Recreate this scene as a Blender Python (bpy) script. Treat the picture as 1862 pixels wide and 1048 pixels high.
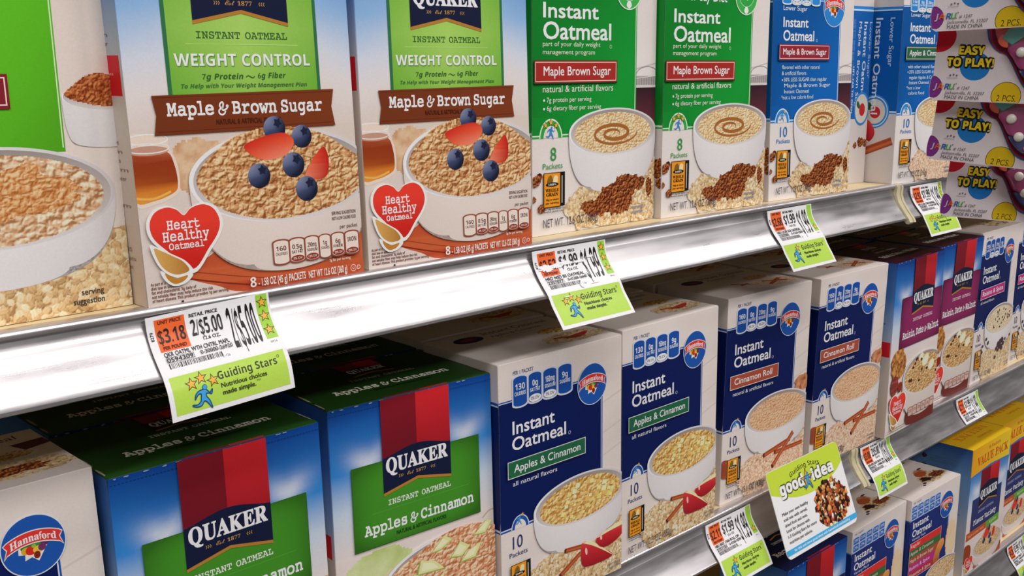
import bpy, math, random
import numpy as np
from mathutils import Matrix, Vector
from mathutils.geometry import tessellate_polygon
for o in list(bpy.data.objects): bpy.data.objects.remove(o)
S = bpy.context.scene
COL = S.collection
random.seed(4)

# ------------------------------------------------------------------ camera, world, lamps, exposure
cd = bpy.data.cameras.new('camera'); cam = bpy.data.objects.new('camera', cd); COL.objects.link(cam)
YAW, PIT, ROL, F = 0.77482, -0.20727, -0.00045, 1947.565
fw = Vector((math.sin(YAW)*math.cos(PIT), math.cos(YAW)*math.cos(PIT), math.sin(PIT)))
rt = Vector((math.cos(YAW), -math.sin(YAW), 0)); up = rt.cross(fw)
r2 = rt*math.cos(ROL)+up*math.sin(ROL); u2 = -rt*math.sin(ROL)+up*math.cos(ROL)
CAM = Vector((0.0566, -0.51205, 0.12184))
mw = Matrix((r2, u2, -fw)).transposed().to_4x4(); mw.translation = CAM
cam.matrix_world = mw
cd.sensor_width = 36.0; cd.lens = F*36.0/1862; cd.clip_start = 0.02; cd.clip_end = 50
S.camera = cam
S.view_settings.view_transform = 'Standard'; S.view_settings.look = 'None'
S.view_settings.gamma = 1.0; S.view_settings.use_curve_mapping = False
S.view_settings.exposure = -0.18
w = bpy.data.worlds.new('store_light'); S.world = w; w.use_nodes = True
w.node_tree.nodes['Background'].inputs[0].default_value = (1.0, 0.95, 0.95, 1)
w.node_tree.nodes['Background'].inputs[1].default_value = 0.15
def lamp(name, loc, sx, sy, watts, aim, col=(1.0, 0.965, 0.96)):
    l = bpy.data.lights.new(name, 'AREA'); l.shape = 'RECTANGLE'; l.size = sx; l.size_y = sy
    l.energy = watts; l.color = col
    o = bpy.data.objects.new(name, l); COL.objects.link(o); o.location = loc
    o.rotation_euler = (Vector(aim)-Vector(loc)).to_track_quat('-Z', 'Y').to_euler()
    return o
# ceiling tubes above the aisle
for i, x in enumerate((-1.3, 0.2, 1.7, 3.2)):
    lamp('ceiling_tube', (x, -0.95, 1.75), 1.25, 0.22, 14.0, (x, -0.75, 0))
for i, x in enumerate((-1.0, 0.9, 2.8)):
    lamp('ceiling_tube', (x, -2.3, 1.75), 1.25, 0.3, 24.0, (x, -1.6, 0))

# ------------------------------------------------------------------ colour and noise helpers
GAIN = 1.27
def K(h, g=None):
    h = h.lstrip('#'); c = np.array([int(h[i:i+2], 16) for i in (0, 2, 4)])/255.0
    c = np.where(c <= .04045, c/12.92, ((c+.055)/1.055)**2.4)*(GAIN if g is None else g)
    return np.clip(c, .004, .9)
def mixc(a, b, t):
    t = np.clip(np.asarray(t, float), 0, 1)[..., None]
    return np.asarray(a)*(1-t)+np.asarray(b)*t
def ramp(t, *stops):
    t = np.asarray(t, float); out = np.zeros(t.shape+(3,)); out[...] = stops[0][1]
    for (p0, c0), (p1, c1) in zip(stops, stops[1:]):
        k = np.clip((t-p0)/(p1-p0+1e-9), 0, 1)[..., None]
        out = np.where((t >= p0)[..., None], c0*(1-k)+c1*k, out)
    return out
def h2(ix, iy, s=0):
    v = np.sin(ix*127.1+iy*311.7+s*74.7)*43758.5453
    return v-np.floor(v)
def vn(x, y, s=0):
    ix, iy = np.floor(x), np.floor(y); fx, fy = x-ix, y-iy
    fx = fx*fx*(3-2*fx); fy = fy*fy*(3-2*fy)
    return (h2(ix, iy, s)*(1-fx)+h2(ix+1, iy, s)*fx)*(1-fy)+(h2(ix, iy+1, s)*(1-fx)+h2(ix+1, iy+1, s)*fx)*fy
def fbm(x, y, s=0, o=4):
    a, t, n = .5, 0, 0
    for k in range(o):
        t = t+a*vn(x*2**k, y*2**k, s+k*7); n += a; a *= .55
    return t/n
def wor(x, y, s=0):
    ix, iy = np.floor(x), np.floor(y)
    f1 = np.full(x.shape, 9.); f2 = f1.copy(); idd = np.zeros(x.shape); dx = np.zeros(x.shape); dy = np.zeros(x.shape)
    for a in (-1, 0, 1):
        for b in (-1, 0, 1):
            cx, cy = ix+a, iy+b
            px, py = cx+.15+.7*h2(cx, cy, s), cy+.15+.7*h2(cx, cy, s+3)
            d = np.hypot(x-px, y-py); m = d < f1
            f2 = np.where(m, f1, np.minimum(f2, d))
            dx = np.where(m, x-px, dx); dy = np.where(m, y-py, dy)
            idd = np.where(m, h2(cx, cy, s+5), idd); f1 = np.where(m, d, f1)
    return f1, f2, idd, dx, dy
def blobs(x, y, s, sg=.42):
    """smooth rounded lumps on a jittered grid"""
    ix, iy = np.floor(x), np.floor(y); h = np.zeros(x.shape)
    for a in (-1, 0, 1):
        for b in (-1, 0, 1):
            cx, cy = ix+a, iy+b
            d2 = (x-cx-.1-.8*h2(cx, cy, s))**2+(y-cy-.1-.8*h2(cx, cy, s+3))**2
            h = np.maximum(h, (.6+.4*h2(cx, cy, s+5))*np.exp(-d2/(2*sg*sg))) if sg > .3 else h+np.exp(-d2/(2*sg*sg))
    return h
def lumps(x, y, s):
    x2 = x+.8*(fbm(x*.7, y*.7, s+2)-.5)*2; y2 = y+.8*(fbm(x*.7+7, y*.7, s+3)-.5)*2
    return blobs(x2, y2, s)+.38*blobs(x2*2.1+4, y2*2.1, s+8)+.5*fbm(x*1.2, y*1.2, s+5)
def oatmeal(dark='#9c6a3a', mid='#cfa26c', light='#f2dfbf', sc=2.6, s=1, k=1.0):
    D, M_, L_ = K(dark), K(mid), K(light)
    def fn(u, v):
        x = u/sc; y = v/sc*1.25; e = .2
        h = lumps(x, y, s); hb = lumps(x-e*.6, y+e, s)
        sh = .50+k*1.5*(h-hb)+.55*(h-.95)+.35*(fbm(u/9, v/7, s+6)-.5)
        return ramp(sh, (0, D), (.5, M_), (1, L_))
    return fn
def flakes(dark='#80582e', mid='#d0b07e', light='#f3e6c8', sc=3.0, s=2):
    """overlapping oval oat flakes"""
    D, M_, L_ = K(dark), K(mid), K(light)
    def fn(u, v):
        r = np.random.RandomState(int(s*13)); x0, x1, y0, y1 = u.min(), u.max(), v.min(), v.max()
        n = int(min(6500, (x1-x0+4)*(y1-y0+4)/(sc*sc)*5.5)); tone = np.zeros(u.shape); tone[:] = .12
        o = np.argsort(u); us, vs = u[o], v[o]; tn = tone[o]
        X = r.uniform(x0-2, x1+2, n); Y = r.uniform(y0-2, y1+2, n); A_ = r.uniform(0, math.pi, n); B1 = sc*r.uniform(.42, .68, n); B2 = B1*r.uniform(.5, .8, n); Tn = r.uniform(.30, .92, n)
        for cx, cy, a, p, q, t in zip(X, Y, A_, B1, B2, Tn):
            i0, i1 = np.searchsorted(us, cx-p), np.searchsorted(us, cx+p)
            if i1 <= i0: continue
            dx, dy = us[i0:i1]-cx, vs[i0:i1]-cy; ca, sa = math.cos(a), math.sin(a)
            ex, ey = (dx*ca+dy*sa)/p, (dy*ca-dx*sa)/q; rho = ex*ex+ey*ey; m = rho < 1
            val = t+.10*(dy-dx*.5)/q-.75*np.clip(rho-.60, 0, 1)-.12*(np.abs(ey) < .13)
            sl = tn[i0:i1]; sl[m] = val[m]
        tone[o] = tn
        return ramp(np.clip(tone+.1*(fbm(u/1.5, v/1.5, s)-.5), 0, 1), (0, D), (.5, M_), (1, L_))
    return fn
def sugar(dark='#34120a', mid='#7d3a1c', light='#bd7840', sc=2.8, s=3):
    D, M_, L_ = K(dark), K(mid), K(light)
    def fn(u, v):
        x, y = u/sc, v/sc; h = lumps(x, y, s)+.5*fbm(x*4, y*4, s+4); hb = lumps(x-.15, y+.22, s)+.5*fbm((x-.15)*4, (y+.22)*4, s+4)
        t = .46+1.3*(h-hb)+.5*(h-1.25)+.3*(fbm(u/5, v/5, s+1)-.5)
        return ramp(t, (0, D), (.5, M_), (1, L_))
    return fn

# ------------------------------------------------------------------ materials
def nodes(name):
    m = bpy.data.materials.new(name); m.use_nodes = True
    nt = m.node_tree; return m, nt, nt.nodes['Principled BSDF']
def N(nt, t, **k):
    n = nt.nodes.new(t)
    for a, b in k.items(): setattr(n, a, b)
    return n
def print_mat(name, rough, spec, bump=.0006):
    m, nt, p = nodes(name)
    a = N(nt, 'ShaderNodeAttribute', attribute_name='Col'); L = nt.links.new
    tc = N(nt, 'ShaderNodeTexCoord'); no = N(nt, 'ShaderNodeTexNoise'); no.inputs['Scale'].default_value = 900
    L(tc.outputs['Object'], no.inputs['Vector'])
    mr = N(nt, 'ShaderNodeMapRange'); mr.inputs[3].default_value = .93; mr.inputs[4].default_value = 1.07
    L(no.outputs['Fac'], mr.inputs[0])
    mx = N(nt, 'ShaderNodeMix', data_type='RGBA', blend_type='MULTIPLY'); mx.inputs[0].default_value = 1
    L(a.outputs['Color'], mx.inputs[6]); L(mr.outputs[0], mx.inputs[7]); L(mx.outputs[2], p.inputs['Base Color'])
    p.inputs['Roughness'].default_value = rough; p.inputs['Specular IOR Level'].default_value = spec
    return m
PRINT = print_mat('printed_carton', .40, .14)
PAPER = print_mat('printed_tag_paper', .3, .25)
CARDM = print_mat('printed_toy_card', .5, .12)
def solid(name, col, rough=.5, metal=0, spec=.5, noise=0.0, ns=40, g=None, coat=0):
    m, nt, p = nodes(name); c = K(col, g) if isinstance(col, str) else np.array(col)
    p.inputs['Roughness'].default_value = rough; p.inputs['Metallic'].default_value = metal
    p.inputs['Specular IOR Level'].default_value = spec; p.inputs['Coat Weight'].default_value = coat
    tc = N(nt, 'ShaderNodeTexCoord'); no = N(nt, 'ShaderNodeTexNoise'); no.inputs['Scale'].default_value = ns
    nt.links.new(tc.outputs['Object'], no.inputs['Vector'])
    r = N(nt, 'ShaderNodeValToRGB')
    r.color_ramp.elements[0].position = .3; r.color_ramp.elements[1].position = .7
    r.color_ramp.elements[0].color = (*(c*(1-noise)), 1); r.color_ramp.elements[1].color = (*np.clip(c*(1+noise), 0, 1), 1)
    nt.links.new(no.outputs['Fac'], r.inputs[0]); nt.links.new(r.outputs[0], p.inputs['Base Color'])
    return m
def metal_mat(name, base, r0, r1, stain=.25):
    m, nt, p = nodes(name); L = nt.links.new
    p.inputs['Metallic'].default_value = .92
    tc = N(nt, 'ShaderNodeTexCoord'); mp = N(nt, 'ShaderNodeMapping'); mp.inputs['Scale'].default_value = (14, 90, 90)
    L(tc.outputs['Object'], mp.inputs[0])
    n1 = N(nt, 'ShaderNodeTexNoise'); n1.inputs['Scale'].default_value = 1; n1.inputs['Detail'].default_value = 6; L(mp.outputs[0], n1.inputs['Vector'])
    mp2 = N(nt, 'ShaderNodeMapping'); mp2.inputs['Scale'].default_value = (6, 900, 900); L(tc.outputs['Object'], mp2.inputs[0])
    n2 = N(nt, 'ShaderNodeTexNoise'); n2.inputs['Scale'].default_value = 1; n2.inputs['Detail'].default_value = 3; L(mp2.outputs[0], n2.inputs['Vector'])
    mr = N(nt, 'ShaderNodeMapRange'); mr.inputs[1].default_value = .3; mr.inputs[2].default_value = .7
    mr.inputs[3].default_value = r0; mr.inputs[4].default_value = r1; L(n1.outputs['Fac'], mr.inputs[0]); L(mr.outputs[0], p.inputs['Roughness'])
    cr = N(nt, 'ShaderNodeValToRGB'); cr.color_ramp.elements[0].position = .32; cr.color_ramp.elements[1].position = .6
    b = np.array(base); cr.color_ramp.elements[0].color = (*(b*(1-stain)), 1); cr.color_ramp.elements[1].color = (*b, 1)
    L(n1.outputs['Fac'], cr.inputs[0]); L(cr.outputs[0], p.inputs['Base Color'])
    bp = N(nt, 'ShaderNodeBump'); bp.inputs['Strength'].default_value = .06; bp.inputs['Distance'].default_value = .0004
    L(n2.outputs['Fac'], bp.inputs['Height']); L(bp.outputs[0], p.inputs['Normal'])
    return m
M_RAIL = metal_mat('brushed_aluminium', (.62, .59, .595), .24, .40, .22)
M_NOSE = metal_mat('polished_aluminium_nose', (.74, .715, .72), .30, .42, .15)
M_DECK = solid('cream_painted_steel', '#cdbb92', .45, noise=.05, ns=25)
M_CLIP = solid('yellowed_plastic', '#b9b08e', .4, noise=.12, ns=60)
M_BACK = solid('grey_back_panel', '#6a625c', .6, noise=.08, ns=8, g=.5)
M_FLOOR = solid('dark_floor_tile', '#8a8078', .3, noise=.15, ns=6, g=.6)

# ------------------------------------------------------------------ lettering (built-in font, math alphabets for the other faces)
STY = {'g': None, 'm': (0x1D670, 0x1D68A, 0x1D7F6), 'b': (0x1D400, 0x1D41A, 0x1D7CE), 'B': (0x1D5D4, 0x1D5EE, 0x1D7EC),
       'i': (0x1D63C, 0x1D656, None), 'I': (0x1D468, 0x1D482, None), 's': (0x1D4D0, 0x1D4EA, None)}
NEED = {'g': "".join(chr(c) for c in range(33, 127))+"®™", 'm': "abcdefghijklmnopqrstuvwyzABCDEFGHIJKLMNOPQRSTUVWXYZ0123456789",
        'b': "QUAKERWHOLGINVPC0123456789abcdeikltnosu", 'B': "".join(chr(c) for c in range(65, 91))+"".join(chr(c) for c in range(97, 123))+"0123456789",
        'i': "ABCDEFGHIJLMNPRSTUWYaceghilnmoprtwudbk", 'I': "", 's': "Estabco"}
def mapped(s, st):
    if STY[st] is None: return s
    U, Lo, Nu = STY[st]; o = ''
    for c in s:
        if 'A' <= c <= 'Z': o += chr(U+ord(c)-65)
        elif 'a' <= c <= 'z': o += chr(Lo+ord(c)-97)
        elif '0' <= c <= '9' and Nu: o += chr(Nu+ord(c)-48)
        else: o += c
    return o
GL = {}
def load_style(st):
    chars = NEED[st]
    if not chars: return
    lines = []
    for c in chars:
        m = mapped(c, st); lines += [m, m+m]
    cu = bpy.data.curves.new('glyphs', 'FONT'); cu.body = "\n".join(lines); cu.size = 1.0; cu.space_line = 4.0; cu.resolution_u = 3
    ob = bpy.data.objects.new('glyphs', cu); COL.objects.link(ob)
    dg = bpy.context.evaluated_depsgraph_get(); ev = ob.evaluated_get(dg); me = ev.to_mesh()
    nv = len(me.vertices); co = np.empty(nv*3, np.float32); me.vertices.foreach_get('co', co); co = co.reshape(-1, 3)[:, :2].astype(float)
    me.calc_loop_triangles(); nt_ = len(me.loop_triangles); tr = np.empty(nt_*3, np.int32); me.loop_triangles.foreach_get('vertices', tr); tr = tr.reshape(-1, 3)
    ev.to_mesh_clear(); bpy.data.objects.remove(ob); bpy.data.curves.remove(cu)
    line = np.floor((1.5-co[:, 1])/4.0+.25).astype(int)
    tl = line[tr[:, 0]]
    for k, c in enumerate(chars):
        iv = np.where(line == 2*k)[0]; iw = np.where(line == 2*k+1)[0]
        if len(iv) == 0: continue
        remap = np.full(nv, -1); remap[iv] = np.arange(len(iv))
        p = co[iv].copy(); p[:, 1] += 4.0*2*k
        adv = co[iw][:, 0].max()-p[:, 0].max() if len(iw) else .6
        GL[st, c] = (p, remap[tr[tl == 2*k]], adv)
for st in STY: load_style(st)
for (st, c), (p, t, a) in list(GL.items()):
    pass
CAP = {st: (GL[st, c][0][:, 1].max() if (st, c) in GL else .7) for st, c in (('g', 'H'), ('m', 'H'), ('b', 'H'), ('B', 'H'), ('i', 'H'), ('s', 'E'))}
def layout(st, s, track=0.0, bold=0.0):
    P, T, x, n = [], [], 0.0, 0; Zl = []
    for c in s:
        if c == ' ': x += (.30 if st != 'm' else .42)+track; continue
        g = GL.get((st, c)) or GL.get(('g', c))
        if g is None: x += .4; continue
        p, t, a = g
        if (st, c) in GL and st == 'm' and c in 'il1tfj': x0 = x-.06; a = a-.12
        else: x0 = x
        if not bold: offs = [(0, 0)]
        elif bold < .05: offs = [(q*.8*bold, r_*.8*bold) for q, r_ in ((-1, -1), (1, -1), (-1, 1), (1, 1))]
        else: offs = [(bold*math.cos(q), bold*math.sin(q)) for q in np.radians(np.arange(0, 360, 36))]
        for kk, (ox, oy) in enumerate(offs):
            P.append(p+(x0+ox, oy)); T.append(t+n); n += len(p); Zl.append(np.full(len(p), kk*.9 if bold else 0.0))
        x += a+track
    if not P: return np.zeros((0, 2)), np.zeros((0, 3), int), np.zeros(0)
    return np.concatenate(P), np.concatenate(T), np.concatenate(Zl)

# ------------------------------------------------------------------ flat printed artwork: many coloured shapes, ONE mesh
LAY = 1.1e-5
def catmull(pts, n=8, closed=False):
    pts = np.array(pts, float); m = len(pts); out = []
    for i in range(m if closed else m-1):
        if closed: a, b, c, d = pts[(i-1) % m], pts[i], pts[(i+1) % m], pts[(i+2) % m]
        else: a, b, c, d = pts[max(i-1, 0)], pts[i], pts[i+1], pts[min(i+2, m-1)]
        for k in range(n):
            t = k/n
            out.append(.5*((2*b)+(-a+c)*t+(2*a-5*b+4*c-d)*t*t+(-a+3*b-3*c+d)*t**3))
    if not closed: out.append(pts[-1])
    return np.array(out)
def ell(cx, cy, rx, ry=None, rot=0, n=48, a0=0, a1=360):
    ry = rx if ry is None else ry
    t = np.radians(np.linspace(a0, a1, n, endpoint=(a1-a0) < 360)); x, y = rx*np.cos(t), ry*np.sin(t)
    c, s = math.cos(math.radians(rot)), math.sin(math.radians(rot))
    return np.stack([cx+x*c-y*s, cy+x*s+y*c], 1)
def inside(poly, x, y):
    r = np.zeros(x.shape, bool); n = len(poly)
    for i in range(n):
        (x1, y1), (x2, y2) = poly[i], poly[i-1]
        if y1 == y2: continue
        r ^= ((y1 > y) != (y2 > y)) & (x < (x2-x1)*(y-y1)/(y2-y1)+x1)
    return r
class Art:
    def __init__(s, W, H, base=1):
        s.W, s.H = W, H; s.V, s.C, s.T, s.Q = [], [], [], []; s.n = 0; s.l = base; s.lo = .35
    def add(s, v2, col, tris=None, quads=None, lay=None):
        v2 = np.asarray(v2, float); m = len(v2)
        if m == 0: return
        l = s.l if lay is None else lay
        s.V.append(np.column_stack([np.clip(v2[:, 0], s.lo, s.W-.35), np.clip(v2[:, 1], .35, s.H-.35), np.zeros(m)+l]))
        c = np.asarray(col, float); s.C.append(np.broadcast_to(c, (m, 3)) if c.ndim == 1 else c)
        if tris is not None and len(tris): s.T.append(np.asarray(tris)+s.n)
        if quads is not None and len(quads): s.Q.append(np.asarray(quads)+s.n)
        s.n += m
        if lay is None: s.l += 1
    def poly(s, pts, col, grad=None):
        pts = np.asarray(pts, float)
        if isinstance(col, str): col = K(col)
        t = tessellate_polygon([[Vector((p[0], p[1], 0)) for p in pts]])
        s.add(pts, grad(pts[:, 0], pts[:, 1]) if grad else col, tris=np.array(t))
    def ellipse(s, cx, cy, rx, ry=None, col='#fff', rot=0, n=48):
        s.poly(ell(cx, cy, rx, ry, rot, n), col)
    def disc(s, cx, cy, rx, ry, fn, nr=8, na=48, rot=0):   # fn(rho, angle_x, angle_y) -> colour
        vs, cs = [], []
        for i in range(nr+1):
            e = ell(0, 0, 1, 1, 0, na)*(i/nr); vs.append(e)
        U = np.concatenate(vs); c, q = math.cos(math.radians(rot)), math.sin(math.radians(rot))
        X = np.stack([cx+U[:, 0]*rx*c-U[:, 1]*ry*q, cy+U[:, 0]*rx*q+U[:, 1]*ry*c], 1)
        qs = [(i*na+j, (i+1)*na+j, (i+1)*na+(j+1) % na, i*na+(j+1) % na) for i in range(nr) for j in range(na)]
        s.add(X, fn(np.hypot(U[:, 0], U[:, 1]), U[:, 0], U[:, 1]), quads=qs)
    def grid(s, x0, y0, x1, y1, fn, nx=12, ny=12):
        X, Y = np.meshgrid(np.linspace(x0, x1, nx+1), np.linspace(y0, y1, ny+1)); i = np.arange(nx*ny); a = i//nx*(nx+1)+i % nx
        s.add(np.stack([X.ravel(), Y.ravel()], 1), fn(X.ravel(), Y.ravel()), quads=np.stack([a, a+1, a+nx+2, a+nx+1], 1))
    def rect(s, x0, y0, x1, y1, col): s.poly([(x0, y0), (x1, y0), (x1, y1), (x0, y1)], col)
    def field(s, poly, fn, step=.6):
        poly = np.asarray(poly, float); x0, y0 = np.maximum(poly.min(0), (0, 0)); x1, y1 = np.minimum(poly.max(0), (s.W, s.H))
        if x1 <= x0 or y1 <= y0: return
        nx, ny = max(2, int((x1-x0)/step)), max(2, int((y1-y0)/step))
        X, Y = np.meshgrid(np.linspace(x0, x1, nx+1), np.linspace(y0, y1, ny+1))
        cx, cy = (X[:-1, :-1]+X[1:, 1:])/2, (Y[:-1, :-1]+Y[1:, 1:])/2
        ok = inside(poly, cx, cy).ravel(); i = np.where(ok)[0]; a = i//nx*(nx+1)+i % nx
        q = np.stack([a, a+1, a+nx+2, a+nx+1], 1); used = np.unique(q); rm = np.full((nx+1)*(ny+1), -1); rm[used] = np.arange(len(used))
        xs, ys = X.ravel()[used], Y.ravel()[used]
        s.add(np.stack([xs, ys], 1), fn(xs, ys), quads=rm[q])
    def stroke(s, pts, wd, col, closed=False):
        p = np.asarray(pts, float); n = len(p)
        if isinstance(col, str): col = K(col)
        if closed: d = np.roll(p, -1, 0)-np.roll(p, 1, 0)
        else: d = np.gradient(p, axis=0)
        d /= np.maximum(np.hypot(d[:, 0], d[:, 1]), 1e-9)[:, None]; nn = np.stack([-d[:, 1], d[:, 0]], 1)
        wdv = np.broadcast_to(np.asarray(wd, float), (n,))[:, None]
        v = np.concatenate([p+nn*wdv/2, p-nn*wdv/2]); m = n if closed else n-1
        i = np.arange(m); j = (i+1) % n
        s.add(v, col, quads=np.stack([i, i+n, j+n, j], 1))
    def frame(s, x0, y0, x1, y1, wd, col):
        if isinstance(col, str): col = K(col)
        o = np.array([(x0, y0), (x1, y0), (x1, y1), (x0, y1)]); k = np.array([(1, 1), (-1, 1), (-1, -1), (1, -1)])*wd
        s.add(np.concatenate([o, o+k]), col, quads=[(i, (i+1) % 4, (i+1) % 4+4, i+4) for i in range(4)])
    def text(s, t, x, y, col, st='g', w=None, h=None, al='l', bold=0.0, rot=0, shear=0, track=0.0, warp=None, lay=None):
        P, T, Zl = layout(st, t, track, bold)
        if len(P) == 0: return
        P = P.copy(); P[:, 0] -= P[:, 0].min(); P[:, 0] += P[:, 1]*shear
        cap = CAP.get(st, .7); wd = P[:, 0].max()
        sy = h/cap if h else w/wd; sx = w/wd if w else sy
        P *= (sx, sy)
        if al == 'c': P[:, 0] -= P[:, 0].max()/2
        if al == 'r': P[:, 0] -= P[:, 0].max()
        if rot:
            c, q = math.cos(math.radians(rot)), math.sin(math.radians(rot)); P = np.stack([P[:, 0]*c-P[:, 1]*q, P[:, 0]*q+P[:, 1]*c], 1)
        P += (x, y)
        if warp: P = warp(P)
        s.add(P, K(col) if isinstance(col, str) else col, tris=T, lay=(s.l if lay is None else lay)+Zl); s.l += 1 if lay is not None else (1 if not bold else (4 if bold < .05 else 10))
    def mesh(s, name, fmap):
        if not s.V: return None
        V = np.concatenate(s.V); C = np.concatenate(s.C); XYZ = fmap(V[:, 0], V[:, 1], V[:, 2]*LAY)
        T = np.concatenate(s.T) if s.T else np.zeros((0, 3), int); Q = np.concatenate(s.Q) if s.Q else np.zeros((0, 4), int)
        return raw_mesh(name, XYZ, T, Q, C)
def raw_mesh(name, XYZ, T, Q, C=None):
    me = bpy.data.meshes.new(name); me.vertices.add(len(XYZ)); me.vertices.foreach_set('co', np.asarray(XYZ, np.float32).ravel())
    T = np.asarray(T, np.int32).reshape(-1, 3); Q = np.asarray(Q, np.int32).reshape(-1, 4)
    me.loops.add(T.size+Q.size); me.loops.foreach_set('vertex_index', np.concatenate([T.ravel(), Q.ravel()]).astype(np.int32))
    me.polygons.add(len(T)+len(Q))
    me.polygons.foreach_set('loop_start', np.concatenate([np.arange(len(T))*3, T.size+np.arange(len(Q))*4]).astype(np.int32))
    me.polygons.foreach_set('loop_total', np.concatenate([np.full(len(T), 3), np.full(len(Q), 4)]).astype(np.int32))
    me.update(calc_edges=True); me.validate(); me.shade_flat()
    if C is not None:
        at = me.attributes.new('Col', 'FLOAT_COLOR', 'POINT')
        at.data.foreach_set('color', np.column_stack([C, np.ones(len(C))]).astype(np.float32).ravel())
    return me
mm = .001
def fm_front(off=0.0): return lambda u, v, l: np.stack([u*mm, -l-off, v*mm], 1)
def fm_left(D): return lambda a, v, l: np.stack([-l, (D-a)*mm, v*mm], 1)      # a: 0 rear .. D front
def fm_top(H): return lambda u, t, l: np.stack([u*mm, t*mm, H*mm+l], 1)
def fm_right(W): return lambda a, v, l: np.stack([W*mm+l, a*mm, v*mm], 1)
def star_pts(cx, cy, r, rot=90, k=.42):
    a = np.radians(rot+np.arange(10)*36); R_ = np.where(np.arange(10) % 2 == 0, r, r*k)
    return np.stack([cx+R_*np.cos(a), cy+R_*np.sin(a)], 1)
def star(A, cx, cy, r, col='#f0a63c', line='#4a3a18', rot=90, lw=.16):
    A.poly(star_pts(cx, cy, r*(1+lw), rot), line); A.poly(star_pts(cx, cy, r*.86, rot), col)
def runner(A, cx, cy, h, col='#3f97d2', line='#1b4a70', lw=.05):
    # little running figure, arms out
    body = [(-.10, .26), (-.30, .20), (-.40, -.02), (-.30, .08), (-.18, .12), (-.16, -.02), (-.22, -.14), (-.36, -.26), (-.52, -.27), (-.40, -.34), (-.20, -.32), (-.04, -.16), (.10, -.30), (.22, -.52), (.20, -.30), (.06, -.04), (.08, .08), (.24, .06), (.38, .20), (.32, .04), (.22, .14), (.08, .28)]
    body = [(-.02, .30), (-.22, .27), (-.38, .14), (-.44, -.06), (-.36, .04), (-.24, .14), (-.13, .13), (-.15, -.02), (-.20, -.18), (-.36, -.28), (-.56, -.25), (-.58, -.29), (-.40, -.37), (-.18, -.36), (-.02, -.20), (.14, -.34), (.28, -.56), (.30, -.50), (.22, -.22), (.10, -.02), (.12, .10), (.28, .08), (.40, .22), (.42, .18), (.34, .02), (.24, -.02), (.26, .00), (.30, .06), (.20, .20), (.10, .29)]
    body = [p for i, p in enumerate(body) if i not in (25, 26, 27)]
    p = catmull([(cx+x*h, cy+y*h) for x, y in body], 4, True)
    A.poly(p, col)
    if line: A.stroke(p, h*lw, line, True)
    if line: A.ellipse(cx+.09*h, cy+.38*h, .118*h, .118*h, line, n=24)
    A.ellipse(cx+.09*h, cy+.38*h, .095*h, .095*h, col, n=24)

# ------------------------------------------------------------------ things
def put(name, me, mat, parent, label=None):
    o = bpy.data.objects.new(name, me); COL.objects.link(o); o.parent = parent
    if mat is not None and not me.materials: me.materials.append(mat)
    if label: o['label'] = label
    return o
def thing(name, label, cat, loc=(0, 0, 0), rz=0.0, group=None):
    o = bpy.data.objects.new(name, None); COL.objects.link(o); o.empty_display_size = .02
    o.location = loc; o.rotation_euler = (0, 0, rz); o['label'] = label; o['category'] = cat
    if group: o['group'] = group
    return o
def body_mesh(W, D, H, fn, ch=.8):
    # folded carton: chamfered prism, rows so that the fold colours can change with height; fn(x,y,z)->colour
    zs = sorted(set([0, ch, H-ch, H]+[float(z) for z in np.linspace(ch, H-ch, 26)]))
    ring = lambda i: np.array([(i+ch, i), (W-ch-i, i), (W-i, ch+i), (W-i, D-ch-i), (W-ch-i, D-i), (ch+i, D-i), (i, D-ch-i), (i, ch+i)])
    V = []
    for z in zs:
        rg = ring(.55*ch if z in (0, H) else 0); V += [(x, y, z) for x, y in rg]
    V = np.array(V); n = len(zs); Q = [(k*8+j, k*8+(j+1) % 8, (k+1)*8+(j+1) % 8, (k+1)*8+j) for k in range(n-1) for j in range(8)]
    T = [(0, j+1, j) for j in range(1, 7)]+[((n-1)*8, (n-1)*8+j, (n-1)*8+j+1) for j in range(1, 7)]
    return raw_mesh('carton', V*mm, T, Q, fn(V[:, 0], V[:, 1], V[:, 2]))
class Design:   # parts: list of (name, mesh, label)
    def __init__(s, W, D, H): s.W, s.D, s.H = W, D, H; s.parts = []
    def add(s, name, me, label=None, under=None):
        if me is not None: s.parts.append((name, me, label, under))
def make_box(D, name, label, cat, x, y, z, a, t=0, r=0, group=None):
    o = thing(name, label, cat, (x, y, z), a, group)
    sh = Matrix(((1, 0, -r, 0), (0, 1, t, 0), (0, 0, 1, 0), (0, 0, 0, 1)))   # a slightly racked carton
    made = {}
    for n, me, lb, un in D.parts:
        m2 = me
        if t or r: m2 = me.copy(); m2.transform(sh)
        made[n] = put(n, m2, PRINT, made.get(un, o), lb)
    return o

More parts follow.
